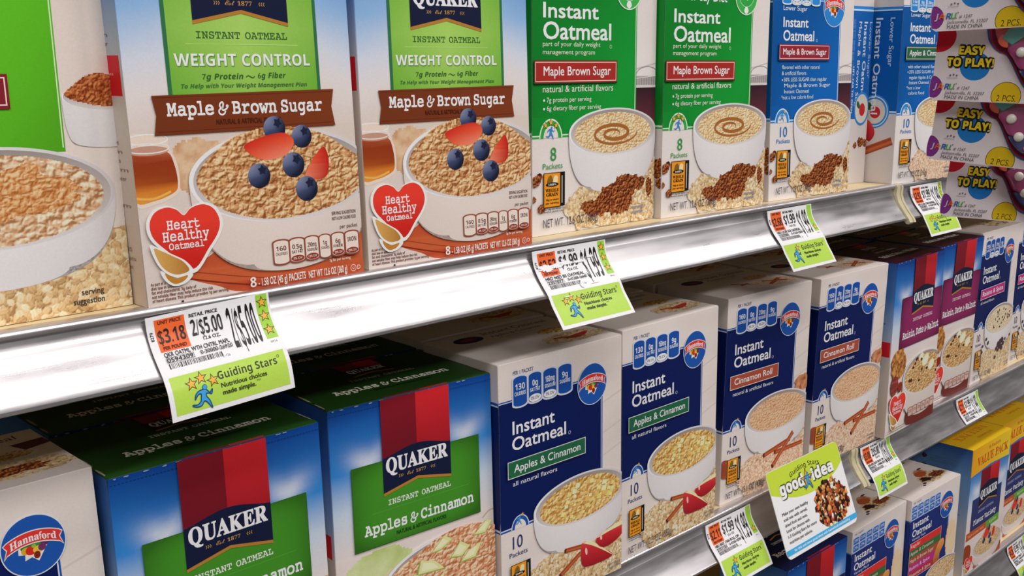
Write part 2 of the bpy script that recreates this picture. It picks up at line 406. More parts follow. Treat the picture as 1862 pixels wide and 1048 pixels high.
# ------------------------------------------------------------------ printed motifs
WHITE = '#d8cfca'
def bowl(A, cx, cy, rx, ry, depth, base, food, rim=.12, white='#dcd8d6', step=.6, inner=None, heap=None, shade='#b4aeae'):
    wv, sd = K(white), K(shade)
    n = 60; t = np.linspace(math.pi, 2*math.pi, n); rows = 14; V = []; Cc = []
    for k in range(rows+1):
        f = 1-(1-k/rows)**1.8
        top = np.stack([cx+rx*np.cos(t), cy+ry*np.sin(t)], 1)
        bx = cx+base*rx*np.cos(t); by = cy-depth+base*ry*.55*np.sin(t)
        g = f**1.0; bul = (1-base)*math.sqrt(max(0, 1-f**2.4))+base
        x = cx+rx*np.cos(t)*bul; y = top[:, 1]*(1-g)+by*g
        V.append(np.stack([x, y], 1))
        sx = np.cos(t); light = .80-.32*np.clip(sx, 0, 1)**1.5-.16*np.clip(-sx, 0, 1)**2-.16*f
        Cc.append(mixc(sd, wv, np.clip(light, 0, 1)*1.15))
    Q = [(k*n+j, k*n+j+1, (k+1)*n+j+1, (k+1)*n+j) for k in range(rows) for j in range(n-1)]
    A.add(np.concatenate(V), np.concatenate(Cc), quads=Q)
    A.disc(cx, cy, rx, ry, lambda r, x, y: mixc(K('#e9e6e4'), K('#c4bfc0'), .5+.5*x), 2, 72)
    A.disc(cx, cy-ry*.02, rx*(1-rim*.35), ry*(1-rim*.4), lambda r, x, y: mixc(K('#8f857f'), K('#cfc8c4'), .5-.5*y), 3, 72)
    A.field(ell(cx, cy-ry*.05, rx*(1-rim), ry*(1-rim*1.1), 0, 72) if heap is None else heap, food, step)
def swirl(A, cx, cy, rx, ry):
    t = np.linspace(0, 4.0*math.pi, 90); r = .16+.60*t/t[-1]
    p = np.stack([cx+rx*r*np.cos(t), cy+ry*r*np.sin(t)], 1)
    A.stroke(p, (.5+2.6*np.sin(np.linspace(.3, 2.9, 90)))*rx/38, '#9a5f2c')
def scatter_oats(A, poly, s=2, step=.55, **k): A.field(poly, flakes(s=s, **k), step)
def blob(cx, cy, rx, ry, s=0, amp=.22, n=50, f=3):
    t = np.linspace(0, 2*math.pi, n, endpoint=False)
    q = 1+amp*(fbm(np.cos(t)*f+5+s, np.sin(t)*f+5, s)-.5)*2
    return np.stack([cx+rx*q*np.cos(t), cy+ry*q*np.sin(t)], 1)
def berry(A, cx, cy, r, s=0):
    A.disc(cx, cy, r, r*.96, lambda q, x, y: ramp(.55+.4*y-.35*x-.25*q, (0, K('#181c30')), (.5, K('#3a4464')), (1, K('#8a93b0'))), 6, 28)
    A.poly(star_pts(cx+r*.3, cy+r*.42, r*.42, 20+s*40, .6), '#1e2238')
def heart(A, x0, y0, sc, lines=True, far=False):
    hp = catmull([(26.3, 14.8), (12, 27), (4.6, 35), (3.3, 43), (7, 49), (14, 51.2), (20, 49.4), (24.2, 46), (29, 49.6), (36.5, 51), (43, 48), (46.2, 41), (44.5, 34), (38, 26)], 6, True)
    P = lambda p: np.stack([x0+(np.asarray(p)[:, 0]-26)*sc, y0+(np.asarray(p)[:, 1]-32)*sc], 1)
    A.poly(P(hp), '#efe4d6')
    c = hp.mean(0); inn = c+(hp-c)*(1-1.9/22)
    A.poly(P(inn), '#cf2a22', grad=lambda x, y: mixc(K('#c0221c'), K('#d83a2c'), (y-y0)/(20*sc)+.5))
    leaf = catmull([(4.0, 32), (9, 30), (16, 26), (23, 21.5), (26.6, 15.2), (18, 13.6), (11, 17), (6.5, 23)], 6, True)
    A.poly(P(leaf), '#efe4d6'); c = leaf.mean(0)
    A.poly(P(c+(leaf-c)*.80), '#b3792f', grad=lambda x, y: mixc(K('#c99a52'), K('#9c6220'), (x-x0)/(20*sc)+.9))
    lf2 = catmull([(8.5, 18.5), (16, 13.8), (26, 14.6), (22, 10.5), (15, 9.6), (10, 13.5)], 6, True)
    A.poly(P(lf2), '#efe4d6'); c = lf2.mean(0); A.poly(P(c+(lf2-c)*.70), '#b3792f')
    for t, a, b, y, h in (('Heart', 14.2, 32.6, 38.7, 4.6), ('Healthy', 11.3, 37.5, 32.8, 4.8), ('Oatmeal', 14.2, 34, 28.4, 3.2)):
        A.text(t, x0+(a-26)*sc, y0+(y-32)*sc, '#f2e8dc', 'm', w=(b-a)*sc, h=h*sc, bold=.016)
def logo(A, cx, cy, r, ring='#1d4f9e', edge='#c9cfd8'):
    A.ellipse(cx, cy, r, r, edge, n=56); A.ellipse(cx, cy, r*.965, r*.965, ring, n=56)
    def arc(p, k=.30): return np.stack([cx+p[:, 0]*r, cy+(p[:, 1]-k*p[:, 0]**2)*r], 1)
    def ban(g):
        x = np.linspace(-.80, .80, 20); top = [(a, .47+g) for a in x]; bot = [(a, .10-g) for a in x[::-1]]
        pts = [(-.86-g, .50+g*.6)]*0+top+[(.88+g, .44+g), (.78+g, .26), (.88+g, .04-g)]+bot+[(-.88-g, .04-g), (-.78-g, .26), (-.88-g, .44+g)]
        return arc(np.array(pts))
    tri = np.array([(-.42, .10), (.50, .12), (.10, -.50), (-.08, -.34), (-.28, -.40), (-.26, -.22), (-.44, -.18)])
    A.poly(np.stack([cx+tri[:, 0]*r*1.08, cy+tri[:, 1]*r*1.08-r*.0], 1), '#d9d6cc')
    for x, y, a, b, c in ((-.2, -.02, .2, .15, '#2c6a35'), (.12, .03, .2, .14, '#37803c'), (.34, .02, .13, .12, '#5a2a66'), (-.25, -.12, .14, .12, '#c8a02c'), (-.10, -.14, .16, .15, '#c62a20'), (.12, -.16, .16, .12, '#d9b33a'), (.24, -.12, .12, .12, '#6b2f5a'), (.07, -.33, .10, .12, '#7a2418'), (.0, -.02, .07, .06, '#8fae3a'), (.17, .1, .06, .05, '#a8c050')):
        A.ellipse(cx+x*r, cy+y*r, a*r, b*r, c, n=16)
    A.poly(ban(.035), '#d9d3cc'); A.poly(ban(0), '#cf3430')
    A.text('Hannaford', -.70, .155, '#ece2da', 'b', w=1.40, h=.24, warp=arc, bold=.01)
def ampersand(A, x, y, h, col, wd=.13):
    p = catmull([(.62, .30), (.52, .10), (.30, .0), (.08, .10), (.04, .30), (.18, .46), (.40, .50), (.30, .52), (.14, .66), (.18, .86), (.36, .98), (.46, .86), (.40, .6), (.36, .38), (.5, .36), (.72, .46), (.86, .66), (.78, .72), (.72, .60)], 6)
    A.stroke(np.stack([x+p[:, 0]*h, y+p[:, 1]*h], 1), wd*h, col)
def flavor_text(A, parts, x, y, w, h, col, bold=.024, st='m'):
    """words with a drawn ampersand between, fitted to width w"""
    lens = []
    for p in parts: lens.append(.62 if p == '&' else None)
    P = [layout(st, p, 0, bold)[0] for p in parts if p != '&']; ws = [q[:, 0].max()-q[:, 0].min() for q in P]
    k = h/CAP[st]; gap = .50*CAP[st]; amp = 1.0*CAP[st]
    tot = sum(ws)+gap*(len(parts)-1)+amp*parts.count('&'); sx = w/tot; cx = x; i = 0
    for p in parts:
        if p == '&': ampersand(A, cx, y-.05*h, h*1.12*min(1, sx/k*1.1), col); cx += (amp+gap)*sx
        else: A.text(p, cx, y, col, st, w=ws[i]*sx, h=h, bold=bold); cx += (ws[i]+gap)*sx; i += 1
def stamp(A, x0, y0, x1, y1, fine=True):
    w, h = x1-x0, y1-y0
    def serr(xa, ya, xb, yb, col, k=12, m=18):
        pts = []
        for i in range(k*2+1): pts.append((xa+(xb-xa)*i/(2*k), ya-(.25 if i % 2 else 0)))
        for i in range(1, m*2+1): pts.append((xb+(.25 if i % 2 else 0), ya+(yb-ya)*i/(2*m)))
        for i in range(1, k*2+1): pts.append((xb+(xa-xb)*i/(2*k), yb+(.25 if i % 2 else 0)))
        for i in range(1, m*2): pts.append((xa-(.25 if i % 2 else 0), yb+(ya-yb)*i/(2*m)))
        A.poly(pts, col)
    serr(x0+.80*w, y0+.02*h, x1, y1+.0*h, '#1c1714'); A.rect(x0+.85*w, y0+.1*h, x0+.89*w, y0+.9*h, '#c8c0b8')
    serr(x0, y0, x0+.80*w, y1, '#3a2a10'); A.rect(x0+.03*w, y0+.02*h, x0+.77*w, y0+.98*h, '#df8d22')
    A.poly(catmull([(x0+.14*w, y0+.66*h), (x0+.2*w, y0+.85*h), (x0+.34*w, y0+.93*h), (x0+.44*w, y0+.8*h), (x0+.46*w, y0+.66*h)], 5), '#7a5a22')
    A.poly(catmull([(x0+.42*w, y0+.7*h), (x0+.5*w, y0+.9*h), (x0+.66*w, y0+.88*h), (x0+.64*w, y0+.68*h)], 5), '#f0cfa0')
    A.ellipse(x0+.40*w, y0+.66*h, .30*w, .065*h, '#1e1812'); A.text('100%', x0+.40*w, y0+.632*h, '#e8dccb', 'b', w=.38*w, h=.055*h, al='c')
    A.text('WHOLE', x0+.40*w, y0+.45*h, '#2a1c08', 'b', w=.62*w, h=.09*h, al='c', bold=.02); A.text('GRAIN', x0+.40*w, y0+.33*h, '#2a1c08', 'b', w=.56*w, h=.09*h, al='c', bold=.02)
    A.text('16g or more', x0+.40*w, y0+.20*h, '#2a1c08', 'B', w=.6*w, h=.055*h, al='c'); A.text('per serving', x0+.40*w, y0+.10*h, '#2a1c08', 'B', w=.6*w, h=.055*h, al='c')
    A.text('EAT 48g OR MORE OF', x0, y0-.075*h, '#4a4644', 'g', w=w*.98, h=.045*h, bold=.02); A.text('WHOLE GRAINS DAILY', x0, y0-.145*h, '#4a4644', 'g', w=w*.98, h=.045*h, bold=.02)
def capsule(x0, y0, x1, y1, rr=.22):
    w, h = x1-x0, y1-y0; r = w*.5
    top = [(x0+r+r*math.cos(a), y1-h*.11+h*.11*math.sin(a)) for a in np.linspace(0, math.pi, 14)]
    bot = [(x0+r+r*math.cos(a), y0+h*.11+h*.11*math.sin(a)) for a in np.linspace(math.pi, 2*math.pi, 14)]
    return top+bot
def tabs(P, specs, y0, y1, fill, edge, ink, oval='#e6e0da', ovink='#222a50'):
    for x0, x1, big, sub, dv in specs:
        A = P.part('nutrition_tab', None, 'front_panel')
        g = .09*(x1-x0); A.poly(capsule(x0-g, y0-g, x1+g, y1+g), edge); A.poly(capsule(x0, y0, x1, y1), fill)
        h = y1-y0; w = x1-x0; c = (x0+x1)/2
        if dv:
            e = ell(c, y0+h*.145, w*.48, h*.135, 0, 28); A.poly(e, oval); A.text(dv, c, y0+h*.10, ovink, 'g', w=w*.66, h=h*.095, al='c', bold=.01)
        A.text(big, c, y0+h*.56, ink, 'B', w=w*.70 if len(big) > 2 else w*.42, h=h*.20, al='c')
        if sub: A.text(sub, c, y0+h*.37, ink, 'B', w=w*.80, h=h*.125, al='c')
def cstick(A, p, q, wd, c0='#8a3a1e', c1='#c0633a'):
    p, q = np.array(p, float), np.array(q, float); d = (q-p)/np.linalg.norm(q-p); n = np.array((-d[1], d[0]))
    L = np.linalg.norm(q-p); k = 24; us = np.linspace(0, 1, k); vs = np.linspace(-.5, .5, 7)
    U, V = np.meshgrid(us, vs); X = p+U[..., None]*(q-p)+V[..., None]*n*wd
    c = mixc(K(c0), K(c1), .5+.5*np.cos(V*9+.8)*.9+.25*(fbm(U*L, V*3, 3)-.5)).reshape(-1, 3)
    i = np.arange((k-1)*6); a = i//(k-1)*k+i % (k-1)
    A.add(X.reshape(-1, 2), c, quads=np.stack([a, a+1, a+k+1, a+k], 1)); A.ellipse(*p, wd*.28, wd*.5, '#5a2412', math.degrees(math.atan2(d[1], d[0])), 16)
def apple_wedge(A, pts, cut):
    p = catmull(pts, 6, True); xs = p[:, 0]; x0, x1 = xs.min(), xs.max(); y0, y1 = p[:, 1].min(), p[:, 1].max()
    A.poly(p, '#b8262c', grad=lambda x, y: ramp((y-y0)/(y1-y0)*.8+.1*(x-x0)/(x1-x0), (0, K('#8a1620')), (.6, K('#bf2a30')), (1, K('#d8584c'))))
    A.poly(catmull(cut, 6, True), '#e6d3a4')
    A.ellipse(x0+(x1-x0)*.16, y0+(y1-y0)*.62, (x1-x0)*.035, (y1-y0)*.14, '#eeb0a8', 10, 14)
def runnerbadge(A, cx, cy, h, col='#3f86bf'):
    runner(A, cx-.1*h, cy-.08*h, h, col, None); A.poly(star_pts(cx+.36*h, cy+.46*h, .22*h), '#e8a83a')

def emblem(A, x0, x1, yb, yt, notch=5.5, hat=None, est=True, bright='#c4242a', dark='#7c1622', qy=None, qh=9.3, full=True):
    """red banner with navy foot, white lettering and gold edge"""
    xm = (x0+x1)/2; w = x1-x0
    A.poly([(x0, yb-1.9), (xm, yb+notch-1.9), (x1, yb-1.9), (x1, yb+10), (x0, yb+10)], '#a9732e')
    ys = yb+w*.46
    A.poly([(x0, yb), (xm, yb+notch), (xm, yt), (x0, yt)], dark, grad=lambda x, y: mixc(K('#5a1420'), K(dark), (y-yb)/(yt-yb)))
    A.poly([(xm, yb+notch), (x1, yb), (x1, yt), (xm, yt)], bright, grad=lambda x, y: mixc(K('#7a1420'), K(bright), (y-yb-20)/(yt-yb-20)))
    tp = [(x1-(x1-x0)*k/24, ys-w*.03+w*.09*math.sin(math.pi*k/24)**1.5) for k in range(25)]
    A.poly([(x0, yb), (xm, yb+notch), (x1, yb)]+tp, '#141b36')
    q = yb+w*.23 if qy is None else qy
    bend = lambda P: np.stack([P[:, 0], P[:, 1]+.0*(P[:, 0]-xm)], 1)
    A.text('QUAKER', xm, q, '#ece6e0', 'b', w=w*.91, h=qh, al='c', bold=.022)
    if est:
        e = q-w*.090; A.text('Est', xm-w*.16, e, '#b58a48', 's', w=w*.10, h=2.3, al='l'); A.text('1877', xm-.03*w, e, '#b58a48', 'b', w=w*.15, h=2.1)
        A.text('-›››', xm-w*.26, e, '#b58a48', 'g', w=w*.085, h=2.0) if False else None
        for k in range(3):
            for sgn in (-1, 1):
                cx = xm+sgn*(w*.20+k*1.3)-(.0 if sgn > 0 else 1.2); A.stroke([(cx-.35*sgn*-1, e+1.9), (cx+.3*sgn*-1, e+.95), (cx-.35*sgn*-1, e)], .38, '#b58a48')

# ------------------------------------------------------------------ carton designs
class Panel:
    """several parts printed on one face; keeps their ink layers from colliding"""
    def __init__(s, D, W, H, fmap): s.D, s.W, s.H, s.f, s.l, s.cur = D, W, H, fmap, 1, None
    def part(s, name, label=None, under=None):
        s.flush(); s.cur = (name, label, Art(s.W, s.H, s.l), under); return s.cur[2]
    def flush(s):
        if s.cur: s.D.add(s.cur[0], s.cur[2].mesh(s.cur[0], s.f), s.cur[1], s.cur[3]); s.l = s.cur[2].l
        s.cur = None
def lines(A, rows, x, y, dy, h, col, w=None, st='g', bold=.012):
    for i, t in enumerate(rows):
        ww = w[i] if w else None
        A.text(t, x, y-i*dy, col, st, w=ww, h=h, bold=bold)
def side_text(A, x, ytop, t, h, col, st='g', w=None, bold=0): A.text(t, x, ytop, col, st, h=h, w=w, rot=-90, bold=bold)
def nutrition_lines(A, x0, x1, y0, y1, col, n=9):
    r = random.Random(int(x0*7+y0))
    wds = ['DIRECTIONS', 'add 1/2 cup hot water', 'stir and enjoy', 'Nutrition Facts', 'Serving Size 1 packet', 'Ingredients', 'whole grain oats', 'sugar, salt', 'natural flavor', 'calcium carbonate', 'guar gum']
    for k in range(n):
        y = y1-(y1-y0)*(k+.5)/n; A.text(r.choice(wds), x0, y, col, 'g', w=(x1-x0)*r.uniform(.45, 1), h=min(2.0, (y1-y0)/n*.5))

def design_weight():
    W, D_, H = 137.7, 58, 205; D = Design(W, D_, H)
    def sky(u, v):
        e = np.abs(u-W/2)/(W/2); t = v+22*(e-.75)+10*(fbm(u/30, v/24, 3)-.5)
        return ramp(t, (88, K('#cbbdb2')), (112, K('#d3cbc8')), (128, K('#c3c9d4')), (152, K('#84a9d0')), (205, K('#2f6cb0')))
    D.add('carton', body_mesh(W, D_, H, lambda x, y, z: ramp(z, (0, K('#bfae9f')), (100, K('#c9bdb4')), (130, K('#b9bfca')), (155, K('#7f9ec6')), (205, K('#2f64a4')))))
    P = Panel(D, W, H, fm_front()); A = P.part('front_panel')
    A.grid(0, 0, W, H, sky, 16, 40)
    A.grid(0, 0, W, 88, lambda u, v: mixc(mixc(K('#c8b9ae'), K('#d2c6be'), fbm(u/40, v/14, 8)), K('#cbbdb2'), (v-60)/28), 24, 24)
    A.field(blob(36, 70, 17, 15, 3, .2), lambda u, v: mixc(K('#b98a5e'), K('#d8bfa0'), fbm(u/5, v/5, 4)*1.4-.3), 1.2)     # blurred oats behind
    A.poly(catmull([(23, 14), (40, 24), (52, 32), (75, 33), (138, 42), (138, 0), (62, 0), (40, 6)], 6, True), '#b0492a', grad=lambda x, y: mixc(K('#a83f24'), K('#c4633a'), fbm(x/14, y/7, 2)*1.4-.2))
    A.stroke(catmull([(24, 12), (44, 7), (70, 1.5)], 6), .9, '#7a2a18'); A.stroke(catmull([(28, 15), (50, 10), (80, 4)], 6), .5, '#8f3a20')
    A.text('™', 98.6, 143.0, '#2c3a2a', 'g', w=3.2, h=1.6)
    # jar of syrup
    A.poly(catmull([(-2, 84), (8, 87.5), (19, 85), (20.5, 80), (24, 72), (24.5, 61), (22, 56), (10, 52), (-1, 53.5)], 6, True), '#d8c7b8')
    A.poly(catmull([(-1, 79), (8, 77), (19, 78), (22.5, 71), (23.3, 62), (21, 57.5), (10, 54), (-1, 55)], 6, True), '#8a3a18', grad=lambda x, y: ramp((y-54)/25+.04*np.sin(x), (0, K('#d08a3a')), (.22, K('#c46a22')), (.32, K('#8f3c18')), (.8, K('#8a3216')), (1, K('#a85a3a'))))
    A.poly(ell(9, 79, 11, 2.4), '#b88a78'); A.stroke(ell(9, 84.5, 11, 2.6), .6, '#efe6de', True); A.stroke(ell(9, 80.2, 11.4, 2.4), .6, '#e2d3c8', True)
    A.stroke(catmull([(-1, 56), (9, 55), (19, 58)], 6), 1.2, '#e0a850')
    lines(A, ['As part of a', 'diet low in saturated', 'fat and cholesterol, 3g daily of', 'oat soluble fiber may help reduce the risk', 'of heart disease. This product provides 1g per serving.'], 2.8, 11.0, 2.15, 1.55, '#6a3526', [8, 16.5, 25, 34.5, 43.8], 'B', 0)
    A.rect(18.6, .4, 20, 1.3, '#2a2622')
    P.part('flavor_panel', 'green printed panel with darker green side bars'); A = P.cur[2]
    A.grid(23, 104, 115.5, 204, lambda u, v: mixc(K('#69a534'), K('#9cc45c'), np.clip(1.05-np.abs(u-68)/70-np.abs(v-140)/75, 0, 1)), 16, 20)
    for a, b in ((23, 25.2), (113.4, 115.5)): A.rect(a, 104, b, 204, '#2f6a44')
    A.text('INSTANT OATMEAL', 41.3, 134.2, '#2f5a2c', 'm', w=54.4, h=3.4, bold=.012)
    A.rect(34.8, 131.1, 102.3, 131.5, '#a8cf74')
    A.text('WEIGHT CONTROL', 27.95, 120.1, '#578f3a', 'B', w=81.6, h=6.0, bold=.02); A.text('WEIGHT CONTROL', 27.7, 120.5, '#e6dfda', 'B', w=81.6, h=6.0)
    A.text('7g Protein', 42.6, 113.6, '#2c5a2c', 'i', w=24, h=2.9, bold=.0); A.text('6g Fiber', 75.5, 113.9, '#2c5a2c', 'i', w=17.6, h=2.9)
    A.stroke(catmull([(68.3, 114.6), (69.6, 115.3), (71, 114.7), (72.4, 114.2), (73.6, 115)], 5), .5, '#2c5a2c')
    A.text('To Help with Your Weight Management Plan', 30.4, 109.3, '#3f6a38', 'i', w=76, h=2.1)
    P.part('brand_emblem', 'navy and red printed emblem with white lettering and gold edge'); A = P.cur[2]
    emblem(A, 40, 97, 143, 204, 6, qy=156.3, qh=9.6)
    P.part('flavor_banner', 'brown printed ribbon reading Maple & Brown Sugar'); A = P.cur[2]
    A.poly([(13.4, 106), (123.8, 107.5), (121.7, 97.8), (123.6, 87.2), (13.2, 86.3), (15.1, 96.2)], '#8a3a1c', grad=lambda x, y: mixc(K('#5f2a16'), K('#9c4a20'), 1.1-np.abs(x-72)/62))
    for y in (105.0, 88.0): A.stroke([(15.2, y-.1), (121.8, y+1.1)], .35, '#5a2612')
    flavor_text(A, ['Maple', '&', 'Brown', 'Sugar'], 20.8, 95.8, 94.4, 6.2, '#efe6da')
    A.text('NATURAL & ARTIFICIAL FLAVORS', 48.1, 90.6, '#4a2010', 'g', w=39.4, h=2.6, bold=.02)
    P.part('bowl_picture', 'printed picture of a white bowl of oatmeal with berries'); A = P.cur[2]
    heap = catmull([(33.5, 60), (36, 68), (44, 75.5), (54, 82), (66, 86), (80, 88.2), (98, 87), (114, 83), (128, 75), (141, 66), (140, 54), (128, 45), (112, 40.5), (92, 38), (72, 38.8), (52, 44), (40, 51)], 8, True)
    bowl(A, 88, 61.5, 59, 25.5, 47, .42, oatmeal('#7e4a26', '#c48c58', '#ecc89c', 4.0, 2), heap=heap, step=.45, white='#d9ccc2', shade='#b8a89e')
    for x, y, r, s in ((82.8, 87.0, 7, 1), (100, 82, 6.6, 2)): berry(A, x, y, r, s)
    A.poly(catmull([(63, 78.6), (68, 73), (76, 70.5), (86, 71.5), (92, 75), (94.5, 80), (90, 84), (84, 84.5), (73, 82.5)], 6, True), '#d83a24', grad=lambda x, y: ramp((y-70)/14+.02*(84-x), (0, K('#e2846a')), (.45, K('#e05a3a')), (1, K('#c42a1c'))))
    A.poly(catmull([(100.5, 59), (103, 65), (108, 71), (114, 75.5), (117, 69), (115.5, 60), (109, 57.5)], 6, True), '#c8331f', grad=lambda x, y: ramp((x-100)/17+.25*fbm(x/1.5, y/1.5, 2), (0, K('#ee8a6a')), (.5, K('#d84a30')), (1, K('#b02018'))))
    for x, y, r, s in ((70.8, 62.2, 7.0, 0), (93.2, 66.7, 7.2, 1), (100.8, 52.9, 7.3, 2)): berry(A, x, y, r, s)
    for t, y in (('SERVING SUGGESTION', 36.2), ('NOT A LOW CALORIE FOOD', 33.2)): A.text(t, 133.4, y, '#5a4038', 'g', w=17, h=1.9, al='r', bold=.01)
    A.text('per packet', 121.5, 28.0, '#5a3a30', 'g', w=12.5, h=2.2)
    P.part('heart_badge', 'red heart shaped badge with a golden leaf'); A = P.cur[2]
    heart(A, 26, 32, 1.0)
    sp = [(75.8, 85.3, '160', 'CALORIES', None), (86.4, 95.6, '0.5g', 'SAT FAT', '3% DV'), (96.7, 105.2, '290mg', 'SODIUM', '12% DV'), (106.3, 113.4, '1g', 'SUGARS', None), (114.8, 123.0, '6g', 'FIBER', '23% DV'), (124.4, 133.4, 'IRON', '', '25% DV')]
    tabs(P, sp, 12.6, 25.6, '#dccdc0', '#8a4a38', '#5a3028', '#8a3426', '#ecdccc')
    A = P.part('weight_lettering', 'small cream printed lettering')
    A.text('3g fat per serving', 112, 9.6, '#e8d6c8', 'g', w=15, h=1.5, bold=.01)
    A.text('8', 59, 2.4, '#ecdfd4', 'B', h=5.4); A.text('- 1.58 OZ (45 g) PACKETS', 64, 2.4, '#ecdfd4', 'g', w=31, h=4.0, bold=.02); A.text('NET WT 12.6 OZ (360 g)', 97, 2.2, '#ecdfd4', 'g', w=27, h=4.0, bold=.02)
    A.stroke(ell(128.5, 3.9, 1.9, 1.9, 0, 24), .3, '#ecdfd4', True); A.text('U', 127.8, 3.1, '#ecdfd4', 'g', h=1.6); A.text('D', 131.4, 2.8, '#ecdfd4', 'g', h=2.4)
    P.flush()
    Q = Panel(D, D_, H, fm_left(D_)); B = Q.part('side_panel')
    B.grid(0, 0, D_, H, lambda u, v: ramp(v, (0, K('#bfae9f')), (100, K('#c5b9b0')), (130, K('#a9aeb8')), (155, K('#7290ba')), (205, K('#2b5c9c'))), 4, 30)
    B.rect(12, 106, 56, 125.5, '#c8202a'); nutrition_lines(B, 14, 50, 112, 120, '#e8b8a8', 3)
    nutrition_lines(B, 8, 52, 128, 175, '#6a4a50', 11); nutrition_lines(B, 8, 54, 8, 98, '#8a6a58', 20); Q.flush()
    return D

def flavour_field(A, xr, yb, yt, c0, cm, cw, arch, notch=True):
    """colour field with the double edge line and the arch for the running figure"""
    a0, a1, ah = arch; m = (a0+a1)/2; r = (a1-a0)/2
    for o, c in ((2.4, cm), (1.1, cw), (.2, c0)): A.rect(-3, yb-o-.6, xr+o*.8, yt+o*.7, c)
    y0 = yb-3.1
    for q, c in ((r*1.16, cw), (r*1.06, cm), (r*.74, '#d6cdc7')):
        e = ell(m, y0, q, q*1.15, 0, 30, 0, 180); A.poly(e, c)
def design_h(kind):
    W, D_, H = 127.0, 81, 190.5; D = Design(W, D_, H)
    spec = dict(apples=('#215f40', 'Apples & Cinnamon', 'all natural flavors', ('130', '160mg', '7% DV'), '12.3 OZ (350g)'),
                roll=('#a04a36', 'Cinnamon Roll', 'natural & artificial flavors', ('160', '210mg', '9% DV'), '15.1 OZ (430g)'),
                raisin=('#b02e74', 'Raisins & Spice', 'all natural flavors', ('150', '210mg', '9% DV'), '15.1 OZ (430g)'),
                maple=('#8a3428', 'Maple & Brown Sugar', 'natural & artificial flavors', ('160', '260mg', '11% DV'), '15.1 OZ (430g)'))[kind]
    NAVY, MID, LN = '#0b1a50', '#194a98', '#c6cad6'
    wh = lambda u, v: mixc(K('#cfc4bc'), K('#d9d0ca'), fbm(u/50, v/14, 6)*1.5-.25)
    bf = lambda x, y, z: np.where((z < 70)[:, None] | (z > 163)[:, None], K('#cfc5bd'), np.where((z > 161)[:, None], K(MID), K('#101e54')))
    D.add('carton', body_mesh(W, D_, H, bf))
    P = Panel(D, W, H, fm_front()); A = P.part('front_panel'); A.grid(0, 0, W, H, wh, 16, 40)
    for y, a in ((142, -3), (118, 4), (100, 2)): A.poly([(106, y), (127, y+6), (127, y+4.4), (106, y-1.2)], '#c8bdb5')
    A.text('PER 1 PACKET', 14, 180.8, '#39456f', 'g', w=19.7, h=2.7, bold=.02)
    flavour_field(A, 103.4, 70.6, 162, NAVY, MID, LN, (11.5, 26.5, 8.6))
    A.text('Instant', 12.8, 138.2, '#e6e1de', 'g', w=41.5, h=9.4, bold=.014); A.text('Oatmeal', 12.2, 126.4, '#e6e1de', 'g', w=53.6, h=9.4, bold=.014)
    A.stroke(ell(69.5, 126.6, 1.2, 1.2, 0, 16), .3, '#b8bcd0', True)
    A.text(spec[2], 12.4, 100.3, '#dcdae0', 'g', w=44 if kind in ('apples', 'raisin') else 60, h=3.3)
    runnerbadge(A, 18.6, 74.2, 7.0)
    A.text('10', 11.4, 53.2, '#1c2c66', 'g', h=9.4, w=9.6); A.text('Packets', 8.1, 47.2, '#1c2c66', 'g', w=17.6, h=3.6)
    b = spec[3]; tabs(P, [(13.9, 26.9, b[0], 'CALORIES', None), (28.6, 41.0, '0g', 'SAT FAT', '0% DV'), (42.9, 56.0, b[1], 'SODIUM', b[2]), (57.8, 71.4, '9g', 'SUGARS', None)], 157.6, 179.3, MID, LN, '#e6e2e4')
    P.part('brand_emblem', 'round blue emblem with a red ribbon and produce'); A = P.cur[2]; logo(A, 93.6, 158.6, 16)
    P.part('bowl_picture', 'printed picture of a white bowl of oatmeal on oat flakes'); A = P.cur[2]
    if kind == 'roll':
        A.field(blob(119, 93, 12, 8, 4, .2), lambda u, v: mixc(K('#8a4a2c'), K('#d89a6c'), fbm(u/4, v/4, 6)*1.8-.4), .8)
        A.poly(catmull([(0, 27), (16, 25), (22, 33), (14, 40), (0, 42)], 6, True), '#8a3a2a', grad=lambda x, y: mixc(K('#7a2c20'), K('#a8583c'), fbm(x/2, y/6, 3)))
    fl = dict(apples=flakes(s=2), roll=flakes('#9a6a48', '#d8b394', '#f0ddc8', 2.0, 4), raisin=flakes(s=5), maple=flakes(s=6))[kind]
    pile = catmull([(24, 26), (34, 33), (50, 38), (76, 42), (104, 46), (129, 52), (130, -2), (44, -2), (30, 8), (23, 16)], 6, True)
    A.field(np.array(pile)+.8*(np.random.RandomState(3).rand(len(pile), 2)-.5)*4, fl, .5)
    if kind == 'apples': food = oatmeal('#a06c2c', '#d4a660', '#f0d496', 4.2, 4)
    elif kind == 'roll': food = oatmeal('#b0764e', '#d8aa82', '#eccaa8', 2.4, 6)
    elif kind == 'maple': food = oatmeal('#a87c4c', '#d6b184', '#ecd8b8', 2.6, 6)
    else: food = oatmeal('#b09068', '#dcc6a0', '#f0e2c8', 2.6, 7)
    bowl(A, 81.5, 73, 50, 19, 34, .55, food, .13, step=.5)
    rr = random.Random(5)
